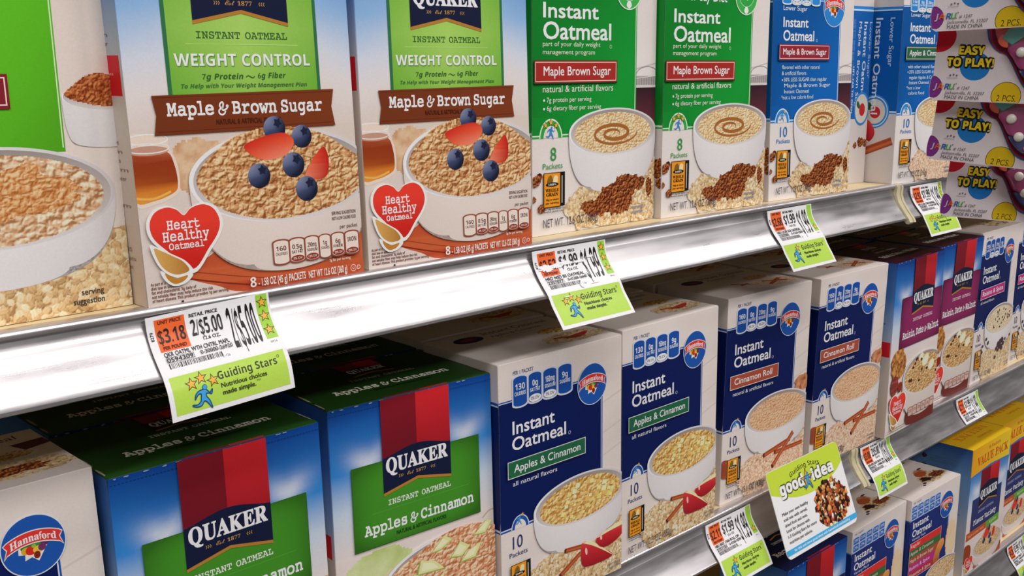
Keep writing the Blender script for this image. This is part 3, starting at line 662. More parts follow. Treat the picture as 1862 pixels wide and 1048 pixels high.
    if kind == 'apples':
        for k in range(34):
            t = rr.uniform(0, 6.28); q = math.sqrt(rr.random())*.8; x, y = 83+43*q*math.cos(t), 72+15*q*math.sin(t); s = rr.uniform(1.8, 3.2)
            A.poly([(x-s, y-s*.5), (x+s*.7, y-s*.7), (x+s, y+s*.4), (x-s*.4, y+s*.7)], ['#ecd58a', '#e4c878', '#f2e2ac', '#d8b25e'][k % 4])
        cstick(A, (63.5, 35.5), (86, 33), 3.6); cstick(A, (58, 17.5), (80, 28.5), 4.0); cstick(A, (118, 31), (132, 37), 4)
        apple_wedge(A, [(82, 36), (80.5, 24), (84, 16), (100, 14), (116, 15.5), (104, 25), (92, 33)], [(82, 36), (92, 34), (104, 25.5), (116, 15.5), (104, 23.6), (92, 31)])
        apple_wedge(A, [(98, 35), (99, 29), (106, 25), (118, 26), (128, 31), (131, 39), (112, 38.5)], [(98, 35), (112, 39), (131, 41), (131, 38), (112, 36.5)])
    elif kind == 'roll':
        cstick(A, (62.5, 33), (104, 40), 4.6); cstick(A, (80, 32), (124, 32.5), 4.2); cstick(A, (77, 19), (108, 46), 5.0, '#8a3c20', '#c66c42')
    elif kind == 'raisin':
        for k in range(24):
            t = rr.uniform(0, 6.28); q = math.sqrt(rr.random())*.8; A.ellipse(83+43*q*math.cos(t), 72+15*q*math.sin(t), 1.9, 1.3, '#4a3026', rr.uniform(0, 90), 12)
        for x, y, r in ((84, 38, 5), (90, 40, 5), (96, 41, 5), (88, 34, 4), (78, 33, 3.4), (76, 22, 3), (94, 33, 4.5), (101, 36, 3.5), (40, 52, 3), (47, 46, 3), (30, 45, 2.5), (29, 37, 2.5), (106, 41, 2.5), (84, 30, 3), (97, 30, 3), (121, 44, 2)):
            A.poly(blob(x, y, r, r*.8, x, .25, 16), '#4a3440')
    else:
        swirl(A, 83, 72, 38, 13); A.field(blob(92, 26, 22, 13, 6, .35), sugar(), .5)
    P.part('grain_stamp', 'orange stamp shaped mark with scalloped edge'); A = P.cur[2]; stamp(A, 8.2, 18.6, 27.4, 41.8)
    P.part('flavor_banner', 'printed flavour banner with a thin white frame'); A = P.cur[2]
    x1 = 85 if kind != 'roll' else 78; A.rect(6.4, 107.0, x1, 119.8, '#0d1a44' if kind == 'x' else spec[0]); A.frame(6.4, 107.0, x1, 119.8, .55, '#d6d2cc')
    A.text(spec[1], 12.4, 111.0, '#e8e2dc', 'g', w=(67 if kind != 'roll' else 56), h=5.6, bold=.01)
    P.part('weight_lettering', 'small grey printed lettering'); A = P.cur[2]
    A.text('NET WT. '+spec[4], 7.4, 4.8, '#4c4a52', 'g', w=57.5, h=6.0)
    P.part('serving_note', 'faint printed serving note'); A = P.cur[2]
    for t, y in (('serving', 8), ('suggestion', 4.8)): A.text(t, 124, y, '#6d6f80', 'g', w=13, h=2, al='r', bold=.01)
    P.flush()
    Q = Panel(D, D_, H, fm_left(D_)); B = Q.part('side_panel'); B.grid(0, 0, D_, H, lambda u, v: ramp(v, (0, K('#c4bab2')), (190, K('#cdc3bb'))), 2, 8)
    B.rect(0, 67.6, D_, 163.5, MID); B.rect(0, 68.8, D_, 161.6, LN); B.rect(0, 70.4, D_, 160.6, NAVY)
    side_text(B, 40, 152, 'Instant Oatmeal', 6, '#d8d6dc', w=62); side_text(B, 27, 152, spec[1], 5, '#d8d6dc', w=60); nutrition_lines(B, 8, 70, 10, 62, '#6a6670', 9); Q.flush()
    R_ = Panel(D, W, D_, fm_top(H)); T_ = R_.part('top_flap'); T_.grid(0, 0, W, D_, lambda u, v: wh(u, v*2), 8, 8)
    T_.ellipse(30, 65, 13.5, 7.6, '#1a2c66'); T_.poly(ell(30, 65, 8.5, 3.2), '#8a3030')
    T_.text('Instant Oatmeal', 49, 68.5, '#3a4468', 'g', w=66, h=7); T_.text(spec[1], 49, 59.5, '#3a4468', 'g', w=52 if len(spec[1]) > 14 else 40, h=4.6); T_.text(spec[2], 52, 54.5, '#6a6f88', 'g', w=34, h=2)
    T_.disc(98, 44, 19, 8.5, lambda r, x, y: mixc(K('#c9c2bc'), K('#dcd6d2'), .5+.5*x), 2, 40); T_.field(ell(98, 44.5, 16.5, 7), food, .9)
    T_.field(blob(98, 22, 30, 12, 8, .25), fl, .8)
    if kind == 'maple': T_.field(blob(92, 22, 22, 6, 9, .5), sugar(), .7); T_.poly([(112, 48), (127, 52), (126, 62), (108, 60)], '#5a2a38'); swirl(T_, 98, 44, 13, 5)
    elif kind == 'apples':
        apple_wedge(T_, [(86, 22), (96, 17), (108, 20), (116, 27), (100, 26)], [(86, 22), (100, 26.6), (116, 27.5), (100, 24.5)]); cstick(T_, (80, 25), (106, 19), 3.2)
    elif kind == 'roll':
        cstick(T_, (84, 16), (114, 29), 4); cstick(T_, (88, 28), (112, 18), 3.6); cstick(T_, (53, 37), (68, 27), 3.4); cstick(T_, (56, 28), (69, 31), 3)
    else:
        for k in range(16): T_.ellipse(rr.uniform(70, 120), rr.uniform(12, 34), 2.4, 1.8, '#4a3440', rr.uniform(0, 90), 12)
    R_.flush()
    return D

def design_diet(green):
    """green 'weight' carton or bright blue 'lower sugar' carton: jar of syrup, swirl bowl, sugar pile"""
    W = 138.4 if green == 'green' else 127.0; D_, H = 75, 190.0; D = Design(W, D_, H)
    f = lambda x: x*W/138.4
    C0, MID, LN = ('#11812b', '#2c9a3c', '#cfe0c8') if green == 'green' else ('#0c569e', '#2a80c8', '#cfe0ee')
    INK = '#2f8f3c' if green == 'green' else '#2270b6'
    wh = lambda u, v: mixc(K('#d2c9c4'), K('#dcd4cf'), fbm(u/40, v/20, 6)*1.4-.2)
    bf = lambda x, y, z: np.where(((z > 71) & (z < (300 if green == 'green' else 177)))[:, None], K(C0)*.9, K('#cfc6c0'))
    D.add('carton', body_mesh(W, D_, H, bf)); apples = green == 'apples'
    P = Panel(D, W, H, fm_front()); A = P.part('front_panel'); A.grid(0, 0, W, H, wh, 12, 30)
    A.poly([(W-24, 118), (W, 122), (W, 121), (W-24, 116.6)], '#b8b0ac')
    xr = 112.4 if green == 'green' else 103.2
    ytop = 192 if green == 'green' else 176
    # syrup jug behind
    A.poly([(f(114), 112), (W, 112), (W, 101), (f(114), 101)], '#a49a98'); A.stroke(ell(f(128), 112, 14, 7, 0, 24, 0, 180), .7, '#8a8486'); A.stroke(ell(f(128), 104, 14, 5, 0, 24, 0, 180), .5, '#9a9496')
    A.poly([(f(114), 103), (W, 105), (W, 66), (f(112), 66)], '#4a2630', grad=lambda x, y: mixc(K('#6a3038'), K('#2e1c26'), (y-66)/36))
    for k in range(8): A.stroke([(f(115)+k*3, 103), (f(115)+k*3, 111)], .4, '#7a6f70')
    A.rect(f(113), 103.2, W, 105.2, '#c9c2bf'); A.stroke([(f(113), 110), (W, 112)], .5, '#d8d2d0')
    flavour_field(A, xr, 72.6, ytop, C0, MID, LN, (f(9), f(29.5), 9))
    c0 = K(C0)
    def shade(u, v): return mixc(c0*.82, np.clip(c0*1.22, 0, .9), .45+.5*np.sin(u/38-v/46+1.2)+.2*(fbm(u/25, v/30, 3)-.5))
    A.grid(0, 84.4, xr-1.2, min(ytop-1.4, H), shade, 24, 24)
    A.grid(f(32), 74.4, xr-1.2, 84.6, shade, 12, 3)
    bh = (123.4, 108.0, 89.9) if green == 'green' else (138, 124.4, 86.5)
    if green == 'green':
        A.text('Never Say Diet', 12, 170, '#e6efe2', 'g', w=66, h=7.5, bold=.01)
        A.text('Instant', 11.2, 152.8, '#eeeae6', 'g', w=58.4, h=10, bold=.016); A.text('Oatmeal', 11.2, 138.2, '#eeeae6', 'g', w=72.6, h=11.6, bold=.016)
        A.text('part of your daily weight', 10.7, 133.3, '#d2e6c0', 'g', w=61, h=3.2); A.text('management program', 10.7, 127.8, '#d2e6c0', 'g', w=55, h=3.2)
        A.stroke(ell(83.5, 133.5, 1.2, 1.2, 0, 18), .3, '#bcd8a8', True)
        A.text('natural & artificial flavors', 10.7, 101.6, '#d8e8cc', 'g', w=76, h=4.6)
        A.ellipse(12, 96, .9, .9, '#e6efe2', n=12); A.text('7g protein per serving', 14.7, 94.6, '#d8e8cc', 'g', w=47.5, h=3.3); A.ellipse(12, 90, .9, .9, '#e6efe2', n=12); A.text('6g dietary fiber per serving', 14.7, 88.8, '#d8e8cc', 'g', w=58.4, h=3.3)
        star(A, 13.5, 78.6, 2.6, lw=.12); star(A, 19, 80.6, 2.8, lw=.12); star(A, 24.3, 78.4, 2.6, lw=.12); runner(A, 19, 73.5, 9, '#2f7fc0', None)
        A.text('8', 18.6, 53.6, INK, 'g', h=9.2, w=6); A.text('Packets', 10.7, 47.8, INK, 'g', w=20.6, h=4.0)
    else:
        A.text('Lower Sugar', 15.0, 167.0, '#dfe9f2', 'g', w=36, h=3.9); A.text('Instant', 15.3, 152.8, '#eceef0', 'g', w=38, h=8.2, bold=.016); A.text('Oatmeal', 15.7, 141.0, '#eceef0', 'g', w=47, h=8.8, bold=.016)
        A.stroke(ell(67, 141.6, 1.1, 1.1, 0, 16), .3, '#bcd4ea', True)
        rows = ['flavored with other natural', '& artificial flavors', '• 50% LESS SUGAR than regular', '  Maple & Brown Sugar', '  Instant Oatmeal', '*not a low calorie food'] if not apples else ['with other natural flavors', '• 35% LESS SUGAR than', '  regular Apples & Cinnamon', '  Instant Oatmeal', '*not a low', '  calorie food']
        yy = [116.4, 111.2, 105.6, 100.4, 95.2, 90.0]; ws = [58, 37, 70, 72, 38, 49] if not apples else [58, 56, 60, 38, 26, 30]
        for t, y, q in zip(rows, yy, ws):
            x = 15 if t[0] != ' ' else 19
            if t[0] == '•': A.ellipse(16, y+1.3, .8, .8, '#dfe9f2', n=10); x = 18; t = t[2:]; q -= 3
            A.text(t.strip(), x, y, '#cfe0f0', 'g', w=q, h=3.3)
        runnerbadge(A, 18, 75.4, 8.0)
        A.text('10', 14.8, 57.0, INK, 'g', h=8.8, w=10.6); A.text('Packets', 9.7, 51.4, INK, 'g', w=20.2, h=3.8)
    P.part('brand_emblem', 'round printed emblem overlapping the top of the colour field'); A = P.cur[2]
    if green == 'green': A.ellipse(104, 176, 15.5, 15.5, '#cfe0c8'); A.ellipse(104, 176, 14.6, 14.6, '#3aa648'); A.poly(catmull([(101, 164), (104, 161.6), (107, 164), (104, 168)], 5, True), '#dfe6d8'); logo(A, 104, 178, 11, '#2f9c40')
    else:
        logo(A, 93.3, 171.4, 17.5, '#2a7cc4')
        tabs(P, [(13.5, 25.5, '110' if apples else '120', 'CALORIES', None), (28, 40, '0g', 'SAT FAT', '0% DV'), (42.5, 54.5, '290mg', 'SODIUM', '12% DV'), (57, 69, '4g', 'SUGARS', None)], 172.5, 186, MID, LN, '#e6e2e4')
    P.part('bowl_picture', 'printed picture of a white bowl of oatmeal beside a brown sugar pile'); A = P.cur[2]
    pile = catmull([(f(33), 20), (f(44), 29), (f(62), 33), (f(90), 38), (f(118), 44), (f(134), 46), (W+2, 48), (W+2, 3), (f(90), 1.5), (f(52), 1.5), (f(40), 8)], 6, True)
    A.field(pile+4*(np.random.RandomState(4).rand(len(pile), 2)-.5), flakes(s=8, sc=3.0) if not apples else flakes('#9a6a48', '#d8b394', '#f0ddc8', 2.0, 4), .5)
    bowl(A, f(88), 71.5, f(50.5), 17.5, 40, .52, oatmeal('#a87c48', '#d8b884', '#f0e0c0', 2.7, 5), .125, step=.45)
    if not apples:
        swirl(A, f(88), 70, f(36), 11.5)
        sp = np.array([(70, 22), (76, 30), (88, 33), (96, 37.5), (104, 37), (116, 37), (124, 33), (122, 26), (112, 24), (110, 15), (100, 9), (88, 8), (80, 10), (68, 9), (54, 13), (50, 18), (58, 21)], float); sp[:, 0] = f(sp[:, 0])
        sp = catmull(sp, 5, True); A.field(sp+3*(np.random.RandomState(5).rand(len(sp), 2)-.5), sugar(), .45); A.field(blob(f(131), 26, 4, 7, 2, .3), sugar(), .6)
        for x, y, r in ((3, 40, 4), (7, 43, 2.4), (9, 20, 3.2), (0, 27, 2.6)): A.field(blob(f(x), y, r*1.2, r, x, .3), sugar(), .5)
    else: cstick(A, (f(74), 24), (f(92), 34), 4)
    P.part('grain_stamp', 'orange stamp shaped mark with scalloped edge'); A = P.cur[2]; stamp(A, f(10.9), 20.2, f(33.2), 45)
    P.part('flavor_banner', 'printed flavour banner with a thin white frame'); A = P.cur[2]
    bx = f(1.6) if green == 'green' else 8.7
    bc = '#2a5c40' if apples else ('#9c2a24' if green == 'green' else '#8f2432')
    A.rect(bx-.6, bh[1]-.8, bh[2]+.4, bh[0]+.3, '#123a1c' if green == 'green' else '#123e74'); A.rect(bx, bh[1], bh[2], bh[0], bc); A.frame(bx+.8, bh[1]+.9, bh[2]-.8, bh[0]-.9, .5, '#dccfc4')
    if green == 'green': A.text('Maple Brown Sugar', 10.6, 113.2, '#efe6da', 'g', w=72.2, h=6.2, bold=.01)
    else: A.text('Apples & Cinnamon' if apples else 'Maple & Brown Sugar', 14.5, 129.0, '#efe6da', 'g', w=67, h=5.2, bold=.012)
    P.part('weight_lettering', 'small grey printed lettering'); A = P.cur[2]
    A.text('NET WT. 12.6 OZ (360g)' if green == 'green' else ('NET WT. 10.9 OZ (310g)' if apples else 'NET WT. 11.9 OZ (340g)'), f(10.2), 6.0, '#4e4c50', 'g', w=f(60), h=6)
    P.part('serving_note', 'faint printed serving note'); A = P.cur[2]
    for t, y in (('serving', 11), ('suggestion', 7.2)): A.text(t, f(124), y, '#7d86a0', 'g', w=14, h=2.4, al='r', bold=.02)
    P.flush()
    Q = Panel(D, D_, H, fm_left(D_)); B = Q.part('side_panel'); B.grid(0, 0, D_, H, lambda u, v: ramp(v, (0, K('#c0b8b4')), (190, K('#cac2be'))), 2, 8)
    B.rect(0, 71, D_, 80 if green == 'green' else 176.5, MID); B.rect(0, 72.4, D_, 190 if green == 'green' else 174, LN); B.rect(0, 73.8, D_, 190 if green == 'green' else 172.8, C0)
    B.ellipse(50, 73, 17, 17, MID); B.ellipse(50, 73, 15.4, 15.4, '#cfd6d0'); B.ellipse(50, 73, 14.4, 14.4, MID); B.ellipse(50, 73, 12.6, 12.6, '#c9c4b4'); B.ellipse(51, 72, 6, 6, '#b8262a'); B.poly(catmull([(44, 74), (40, 80), (44, 82), (48, 77)], 5, True), '#2f5a34')
    if green == 'green': side_text(B, 60, 172, 'Never Say Diet', 6, '#d8e8d0', w=56)
    else:
        side_text(B, 62, 166, 'Lower Sugar', 5, '#c8d8ea', w=48); side_text(B, 46, 166, 'Instant Oatmeal', 7.4, '#d8e2ee', w=96, bold=.012); side_text(B, 32, 166, 'Apples & Cinnamon' if apples else 'Maple & Brown Sugar', 5, '#a8c0dc', w=84)
    if apples: cstick(B, (26, 26), (72, 44), 8); apple_wedge(B, [(30, 40), (24, 48), (34, 60), (44, 64), (52, 52), (46, 42)], [(30, 40), (38, 44), (46, 42), (38, 41)])
    else:
        for x, y, r in ((70, 40, 8), (60, 36, 5), (74, 28, 4)): B.field(blob(x, y, r*1.2, r, x, .3), sugar(), .6)
    Q.flush()
    R_ = Panel(D, W, D_, fm_top(H)); T_ = R_.part('top_flap'); T_.grid(0, 0, W, D_, wh, 4, 4); T_.rect(0, 40, W, D_, C0); R_.flush()
    return D

def design_tabside():
    """blue lower sugar carton turned so that its narrow side with the lift tab faces out"""
    W, D_, H = 75, 127, 190.0; D = Design(W, D_, H); C0, MID, LN = '#1a5ca6', '#2f7cc4', '#c4d4e4'
    D.add('carton', body_mesh(W, D_, H, lambda x, y, z: np.where(((z > 71) & (z < 177))[:, None], K(C0)*.9, K('#c8c0bb'))))
    P = Panel(D, W, H, fm_front()); B = P.part('side_panel'); B.grid(0, 0, W, H, lambda u, v: ramp(v, (0, K('#c4bcb8')), (190, K('#cac2be'))), 2, 6)
    B.rect(0, 71, W, 177, MID); B.rect(0, 72.6, W, 174, LN); B.rect(0, 74, W, 172.4, C0); B.rect(40, 66, 54, 74.5, C0)
    side_text(B, 60, 162, 'Instant Oatmeal', 5.6, '#d4e0ee', w=82, bold=.014); side_text(B, 69.5, 162, 'Lower Sugar', 3.6, '#a8c2de', w=56); side_text(B, 51, 162, 'Maple & Brown Sugar', 4.6, '#d4e0ee', w=92)
    for i in range(6): side_text(B, 44-i*2.4, 164, 'made from whole grain rolled oats', 1.6, '#7fa6d2', w=60)
    B.ellipse(63, 76, 13, 17, MID); B.ellipse(63, 76, 11, 14.6, '#c9c4b4'); B.ellipse(64, 75, 5, 6.5, '#b8262a'); B.poly(catmull([(58, 76), (54, 80), (56, 84), (60, 79)], 5, True), '#2f5a34')
    for x, y, r in ((64, 42, 5), (55, 39, 3), (72, 41, 4)): B.field(blob(x, y, r, r, x, .3), sugar(), .6)
    P.part('lift_tab', 'perforated tab of the side flap'); B = P.cur[2]
    B.stroke([(38, 190), (37, 130), (34, 122), (42, 108), (37, 100), (36, 84), (45, 72), (42, 66), (38, 52), (38, 4)], .7, '#1c3a66'); side_text(B, 44, 118, 'LIFT TAB TO OPEN', 2.6, '#c4d4e8', w=46, bold=.02)
    P.flush(); return D

def bolts_sky(top, mid, W, v0, glow):
    def fn(u, v):
        t = (v-v0[0])/(v0[1]-v0[0]); c = ramp(t, (0, K('#d2c9c6')), (.28, K('#b9c6d4')), (.55, K(mid)), (1, K(top)))
        g = 0
        for gx, gy, r, a in glow: g = g+a*np.exp(-((u-gx)/r)**2-((v-gy-.35*np.abs(u-gx))/(r*.6))**2)
        return mixc(c, K('#dfe2e6'), g*(.75+.5*fbm(u/9, v/6, 4)))
    return fn
def design_quaker(kind):
    W, D_, H, fld, fd, tx, topc = dict(apples=(128.3, 82, 184.3, '#3a7d22', '#2c5f18', 'Apples & Cinnamon', '#1a3c14'),
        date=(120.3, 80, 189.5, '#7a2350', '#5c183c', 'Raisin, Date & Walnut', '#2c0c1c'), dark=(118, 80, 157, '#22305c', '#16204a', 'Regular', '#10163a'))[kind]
    D = Design(W, D_, H); s = W/128.3
    sky = bolts_sky('#0a3c8a', '#2e7cc2', W, (H*.48, H), ((28*s, H-40, 13, .7), (104*s, H-38, 13, .7)))
    D.add('carton', body_mesh(W, D_, H, lambda x, y, z: ramp(z/H, (0, K('#bfb0a4')), (.45, K('#c8beb6')), (.62, K('#8fa6c4')), (.8, K('#4a78b4')), (.985, K('#2a5594')), (.995, K(topc)))))
    P = Panel(D, W, H, fm_front()); A = P.part('front_panel'); A.grid(0, 0, W, H, sky, 40, 60)
    A.grid(0, 0, W, H*.47, lambda u, v: mixc(K('#cfc2ba'), K('#d8cec8'), fbm(u/40, v/10, 5)*1.5-.2), 20, 24)
    if kind == 'apples':
        A.field(blob(34, 72, 26, 13, 4, .12), lambda u, v: mixc(K('#a8b86a'), K('#cdd3a4'), fbm(u/12, v/12, 4)*1.4-.2), 1.4); A.field(blob(52, 52, 26, 18, 5, .1), lambda u, v: mixc(K('#c4b890'), K('#d2caa8'), fbm(u/12, v/12, 4)), 1.4)
        A.stroke(catmull([(118, 82), (124, 86), (129, 86)], 5), 1.2, '#b8a494')
    # perforated tear line and scuffs along the top fold
    n = int(W/2.1)
    for k in range(n): A.rect(1+k*2.1, H-4.4, 2.2+k*2.1, H-4.0, '#12305c')
    rr = random.Random(3)
    for k in range(12):
        x = rr.uniform(2, W-4); A.poly(blob(x, H-.4-.5*rr.random(), rr.uniform(.5, 2.0), .35, k, .4, 12), '#8496b4')
    B_ = {'apples': (143.9, 87.4), 'date': (149.6, 94.2), 'dark': (116, 60)}[kind]
    P.part('flavor_panel', 'coloured printed panel carrying the flavour name'); A = P.cur[2]
    x0, x1 = (14.2, 116) if kind != 'date' else (18.6, 119); c0, c1 = K(fd), K(fld)
    x1 = min(x1, W-1.2)
    A.grid(x0, B_[1], x1, B_[0], lambda u, v: mixc(c0, np.clip(c1*1.15, 0, .9), 1.15-((u-(x0+x1)/2)/(x1-x0)*1.9)**4-((v-(B_[0]+B_[1])/2)/(B_[0]-B_[1])*1.9)**4), 24, 20)
    A.frame(x0, B_[1], x1, B_[0], .5, fd)
    b0 = B_[1]; xm = (x0+x1)/2
    if kind == 'apples':
        A.text('INSTANT OATMEAL', 40.8, 113.2, '#dfe2d4', 'm', w=50.2, h=3.5, bold=.010); A.rect(28, 110.2, 106, 110.5, '#5a9a3c')
        flavor_text(A, ['Apples', '&', 'Cinnamon'], 21.9, 96.8, 88.2, 6.6, '#ece8de'); A.text('NATURAL & ARTIFICIAL FLAVORS', 46.2, 91.7, '#1c3a14', 'g', w=40.2, h=2.6, bold=.02)
    elif kind == 'date':
        A.text('INSTANT OATMEAL', 47.1, 120.4, '#d8c4cc', 'm', w=49.7, h=3.4, bold=.008); flavor_text(A, ['Raisin,', 'Date', '&', 'Walnut'], 24.5, 104, 91, 7.0, '#ece0e0')
    else: A.text('INSTANT OATMEAL', 38, b0+20, '#d8d8e0', 'm', w=50, h=3.4, bold=.01); A.text(tx, 42, b0+7, '#ece8ea', 'm', w=42, h=6.4, bold=.03)
    P.part('brand_emblem', 'red printed emblem with navy foot, white lettering and gold edge'); A = P.cur[2]
    if kind == 'apples': emblem(A, 37.6, 91.6, 121.8, H-.4, 5.6, qy=134.9, qh=9.4)
    elif kind == 'date': emblem(A, 43.0, 97.0, 129.8, H-.4, 4.5, qy=141.5, qh=9.4)
    else: emblem(A, 36, 90, 96, H-.4, 6, qy=108, qh=9)
    P.part('bowl_picture', 'printed picture of a bowl of oatmeal with fruit'); A = P.cur[2]; rr = random.Random(8)
    if kind == 'apples':
        heap = catmull([(36, 56), (44, 66), (60, 73), (80, 80), (100, 82), (118, 79), (131, 70), (131, 40), (100, 28), (60, 30), (40, 40)], 8, True)
        bowl(A, 92, 54, 60, 27, 46, .45, oatmeal('#a0623c', '#d2926a', '#f0d0b0', 4.2, 5), heap=heap, step=.5, white='#d4c8c2')
        for px in ([(108, 72), (121, 81), (126, 79), (119, 71)], [(72, 70), (84, 80), (91, 75), (80, 70)], [(88, 62), (97, 72), (106, 66), (98, 60)], [(60, 58), (63, 68), (76, 64), (84, 56)], [(96, 56), (104, 63), (116, 66), (110, 56)], [(70, 46), (84, 55), (80, 46)], [(50, 52), (58, 60), (66, 56), (57, 49)]):
            px = np.array(px, float); c = px.mean(0); A.poly(px, '#8fa84a'); A.poly(c+(px-c)*.9+(.3, .35), '#d2cf94'); A.poly(c+(px-c)*.6+(-.4, .5), '#e2dcb0')
    elif kind == 'date':
        A.field(blob(20, 78, 17, 17, 4, .2), lambda u, v: mixc(K('#6a3416'), K('#d89a50'), fbm(u/3, v/3, 5)*2-.5), .7); A.poly(blob(13, 56, 9, 11, 3, .15), '#5a1c1c', grad=lambda x, y: mixc(K('#3a1014'), K('#a84a3c'), fbm(x/3, y/3, 4)*1.8-.4)); A.poly(blob(27, 52, 5, 6, 3, .2), '#8a2a1c'); A.ellipse(9, 39, 6, 5, '#b83024')
        A.poly(catmull([(50, 20), (70, 12), (124, 14), (124, 1), (54, 3)], 6, True), '#6a2a24')
        bowl(A, 85, 58, 52, 24, 42, .5, oatmeal('#8a5a2c', '#c8935a', '#ecd0a0', 3.6, 9), step=.6, white='#cfc4ba', rim=.1)
        for x, y, r in ((88, 70, 9), (104, 62, 8), (76, 76, 6)): A.ellipse(x, y, r, r*.7, '#e8d6a8', 20, 20); A.ellipse(x, y, r*.75, r*.5, '#f0e4c4', 20, 20)
        for k in range(12): A.poly(blob(rr.uniform(48, 118), rr.uniform(46, 76), 2.4, 1.7, k, .3, 12), '#4a2a1e')
    else: bowl(A, 64, 34, 46, 16, 26, .5, oatmeal(), step=.9)
    if kind == 'date':
        P.part('heart_badge', 'red heart shaped badge with a golden leaf'); A = P.cur[2]; heart(A, 25.5, 27, .95)
        tabs(P, [(52+k*11, 61.5+k*11, q, t, None) for k, (q, t) in enumerate((('140', 'CALORIES'), ('0.5g', 'SAT FAT'), ('210mg', 'SODIUM'), ('9g', 'SUGARS'), ('3g', 'FIBER'), ('IRON', '')))], 13, 22, '#c8a89c', '#8a5a50', '#6a4038')
        A = P.part('claim_lettering')
        lines(A, ['As part of a heart healthy diet, the soluble fiber', 'in oatmeal can help reduce cholesterol'], 4, 6.5, 2.4, 1.5, '#7a6458', [44, 40])
    if kind == 'apples':
        tabs(P, [(66+k*9, 74+k*9, q, t, None) for k, (q, t) in enumerate((('130', 'CALORIES'), ('0g', 'SAT FAT'), ('160mg', 'SODIUM'), ('12g', 'SUGARS'), ('3g', 'FIBER')))], 8, 18, '#dccdc0', '#8a4a38', '#5a3028')
    P.flush()
    Q = Panel(D, D_, H, fm_left(D_)); B = Q.part('side_panel'); B.grid(0, 0, D_, H, lambda u, v: ramp(v/H, (0, K('#b9aa98')), (.45, K('#bdb3aa')), (.62, K('#8a9fbc')), (.8, K('#4570ac')), (1, K('#28508e'))), 3, 30)
    B.rect(20, .47*H, 79, .555*H, '#c8202a'); nutrition_lines(B, 24, 70, .49*H, .54*H, '#e8b8a8', 2); nutrition_lines(B, 12, 74, 8, .44*H, '#80705e', 12); nutrition_lines(B, 12, 74, .6*H, .85*H, '#4a5a78', 7); Q.flush()
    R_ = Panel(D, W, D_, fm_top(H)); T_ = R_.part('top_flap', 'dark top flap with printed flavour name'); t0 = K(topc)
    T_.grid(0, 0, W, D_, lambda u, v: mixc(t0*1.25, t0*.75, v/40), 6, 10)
    T_.rect(43*s, 0, 70*s, 2.4, '#7c1622'); T_.rect(70*s, 0, 92*s, 2.4, '#b0242a')
    wds = {'apples': ['Apples', '&', 'Cinnamon'], 'date': ['Raisin,', 'Date', '&', 'Walnut'], 'dark': ['Regular']}[kind]
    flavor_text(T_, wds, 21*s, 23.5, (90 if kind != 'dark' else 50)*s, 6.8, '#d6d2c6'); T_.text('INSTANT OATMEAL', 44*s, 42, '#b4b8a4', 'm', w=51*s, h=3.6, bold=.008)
    T_.text('NATURAL & ARTIFICIAL FLAVORS', 46*s, 17, '#10200c', 'g', w=46*s, h=2.4, bold=.02)
    emblem(T_, 52*s, 84*s, 52, 81, 3, qy=59, qh=6.5, est=False)
    if kind == 'apples':
        for x, y, a, b in ((1.5, 30, .8, 9), (1.2, 10, .7, 6), (127, 14, .6, 8)): T_.poly(blob(x, y, a, b, y, .3, 14), '#8a8274')
    R_.flush(); return D

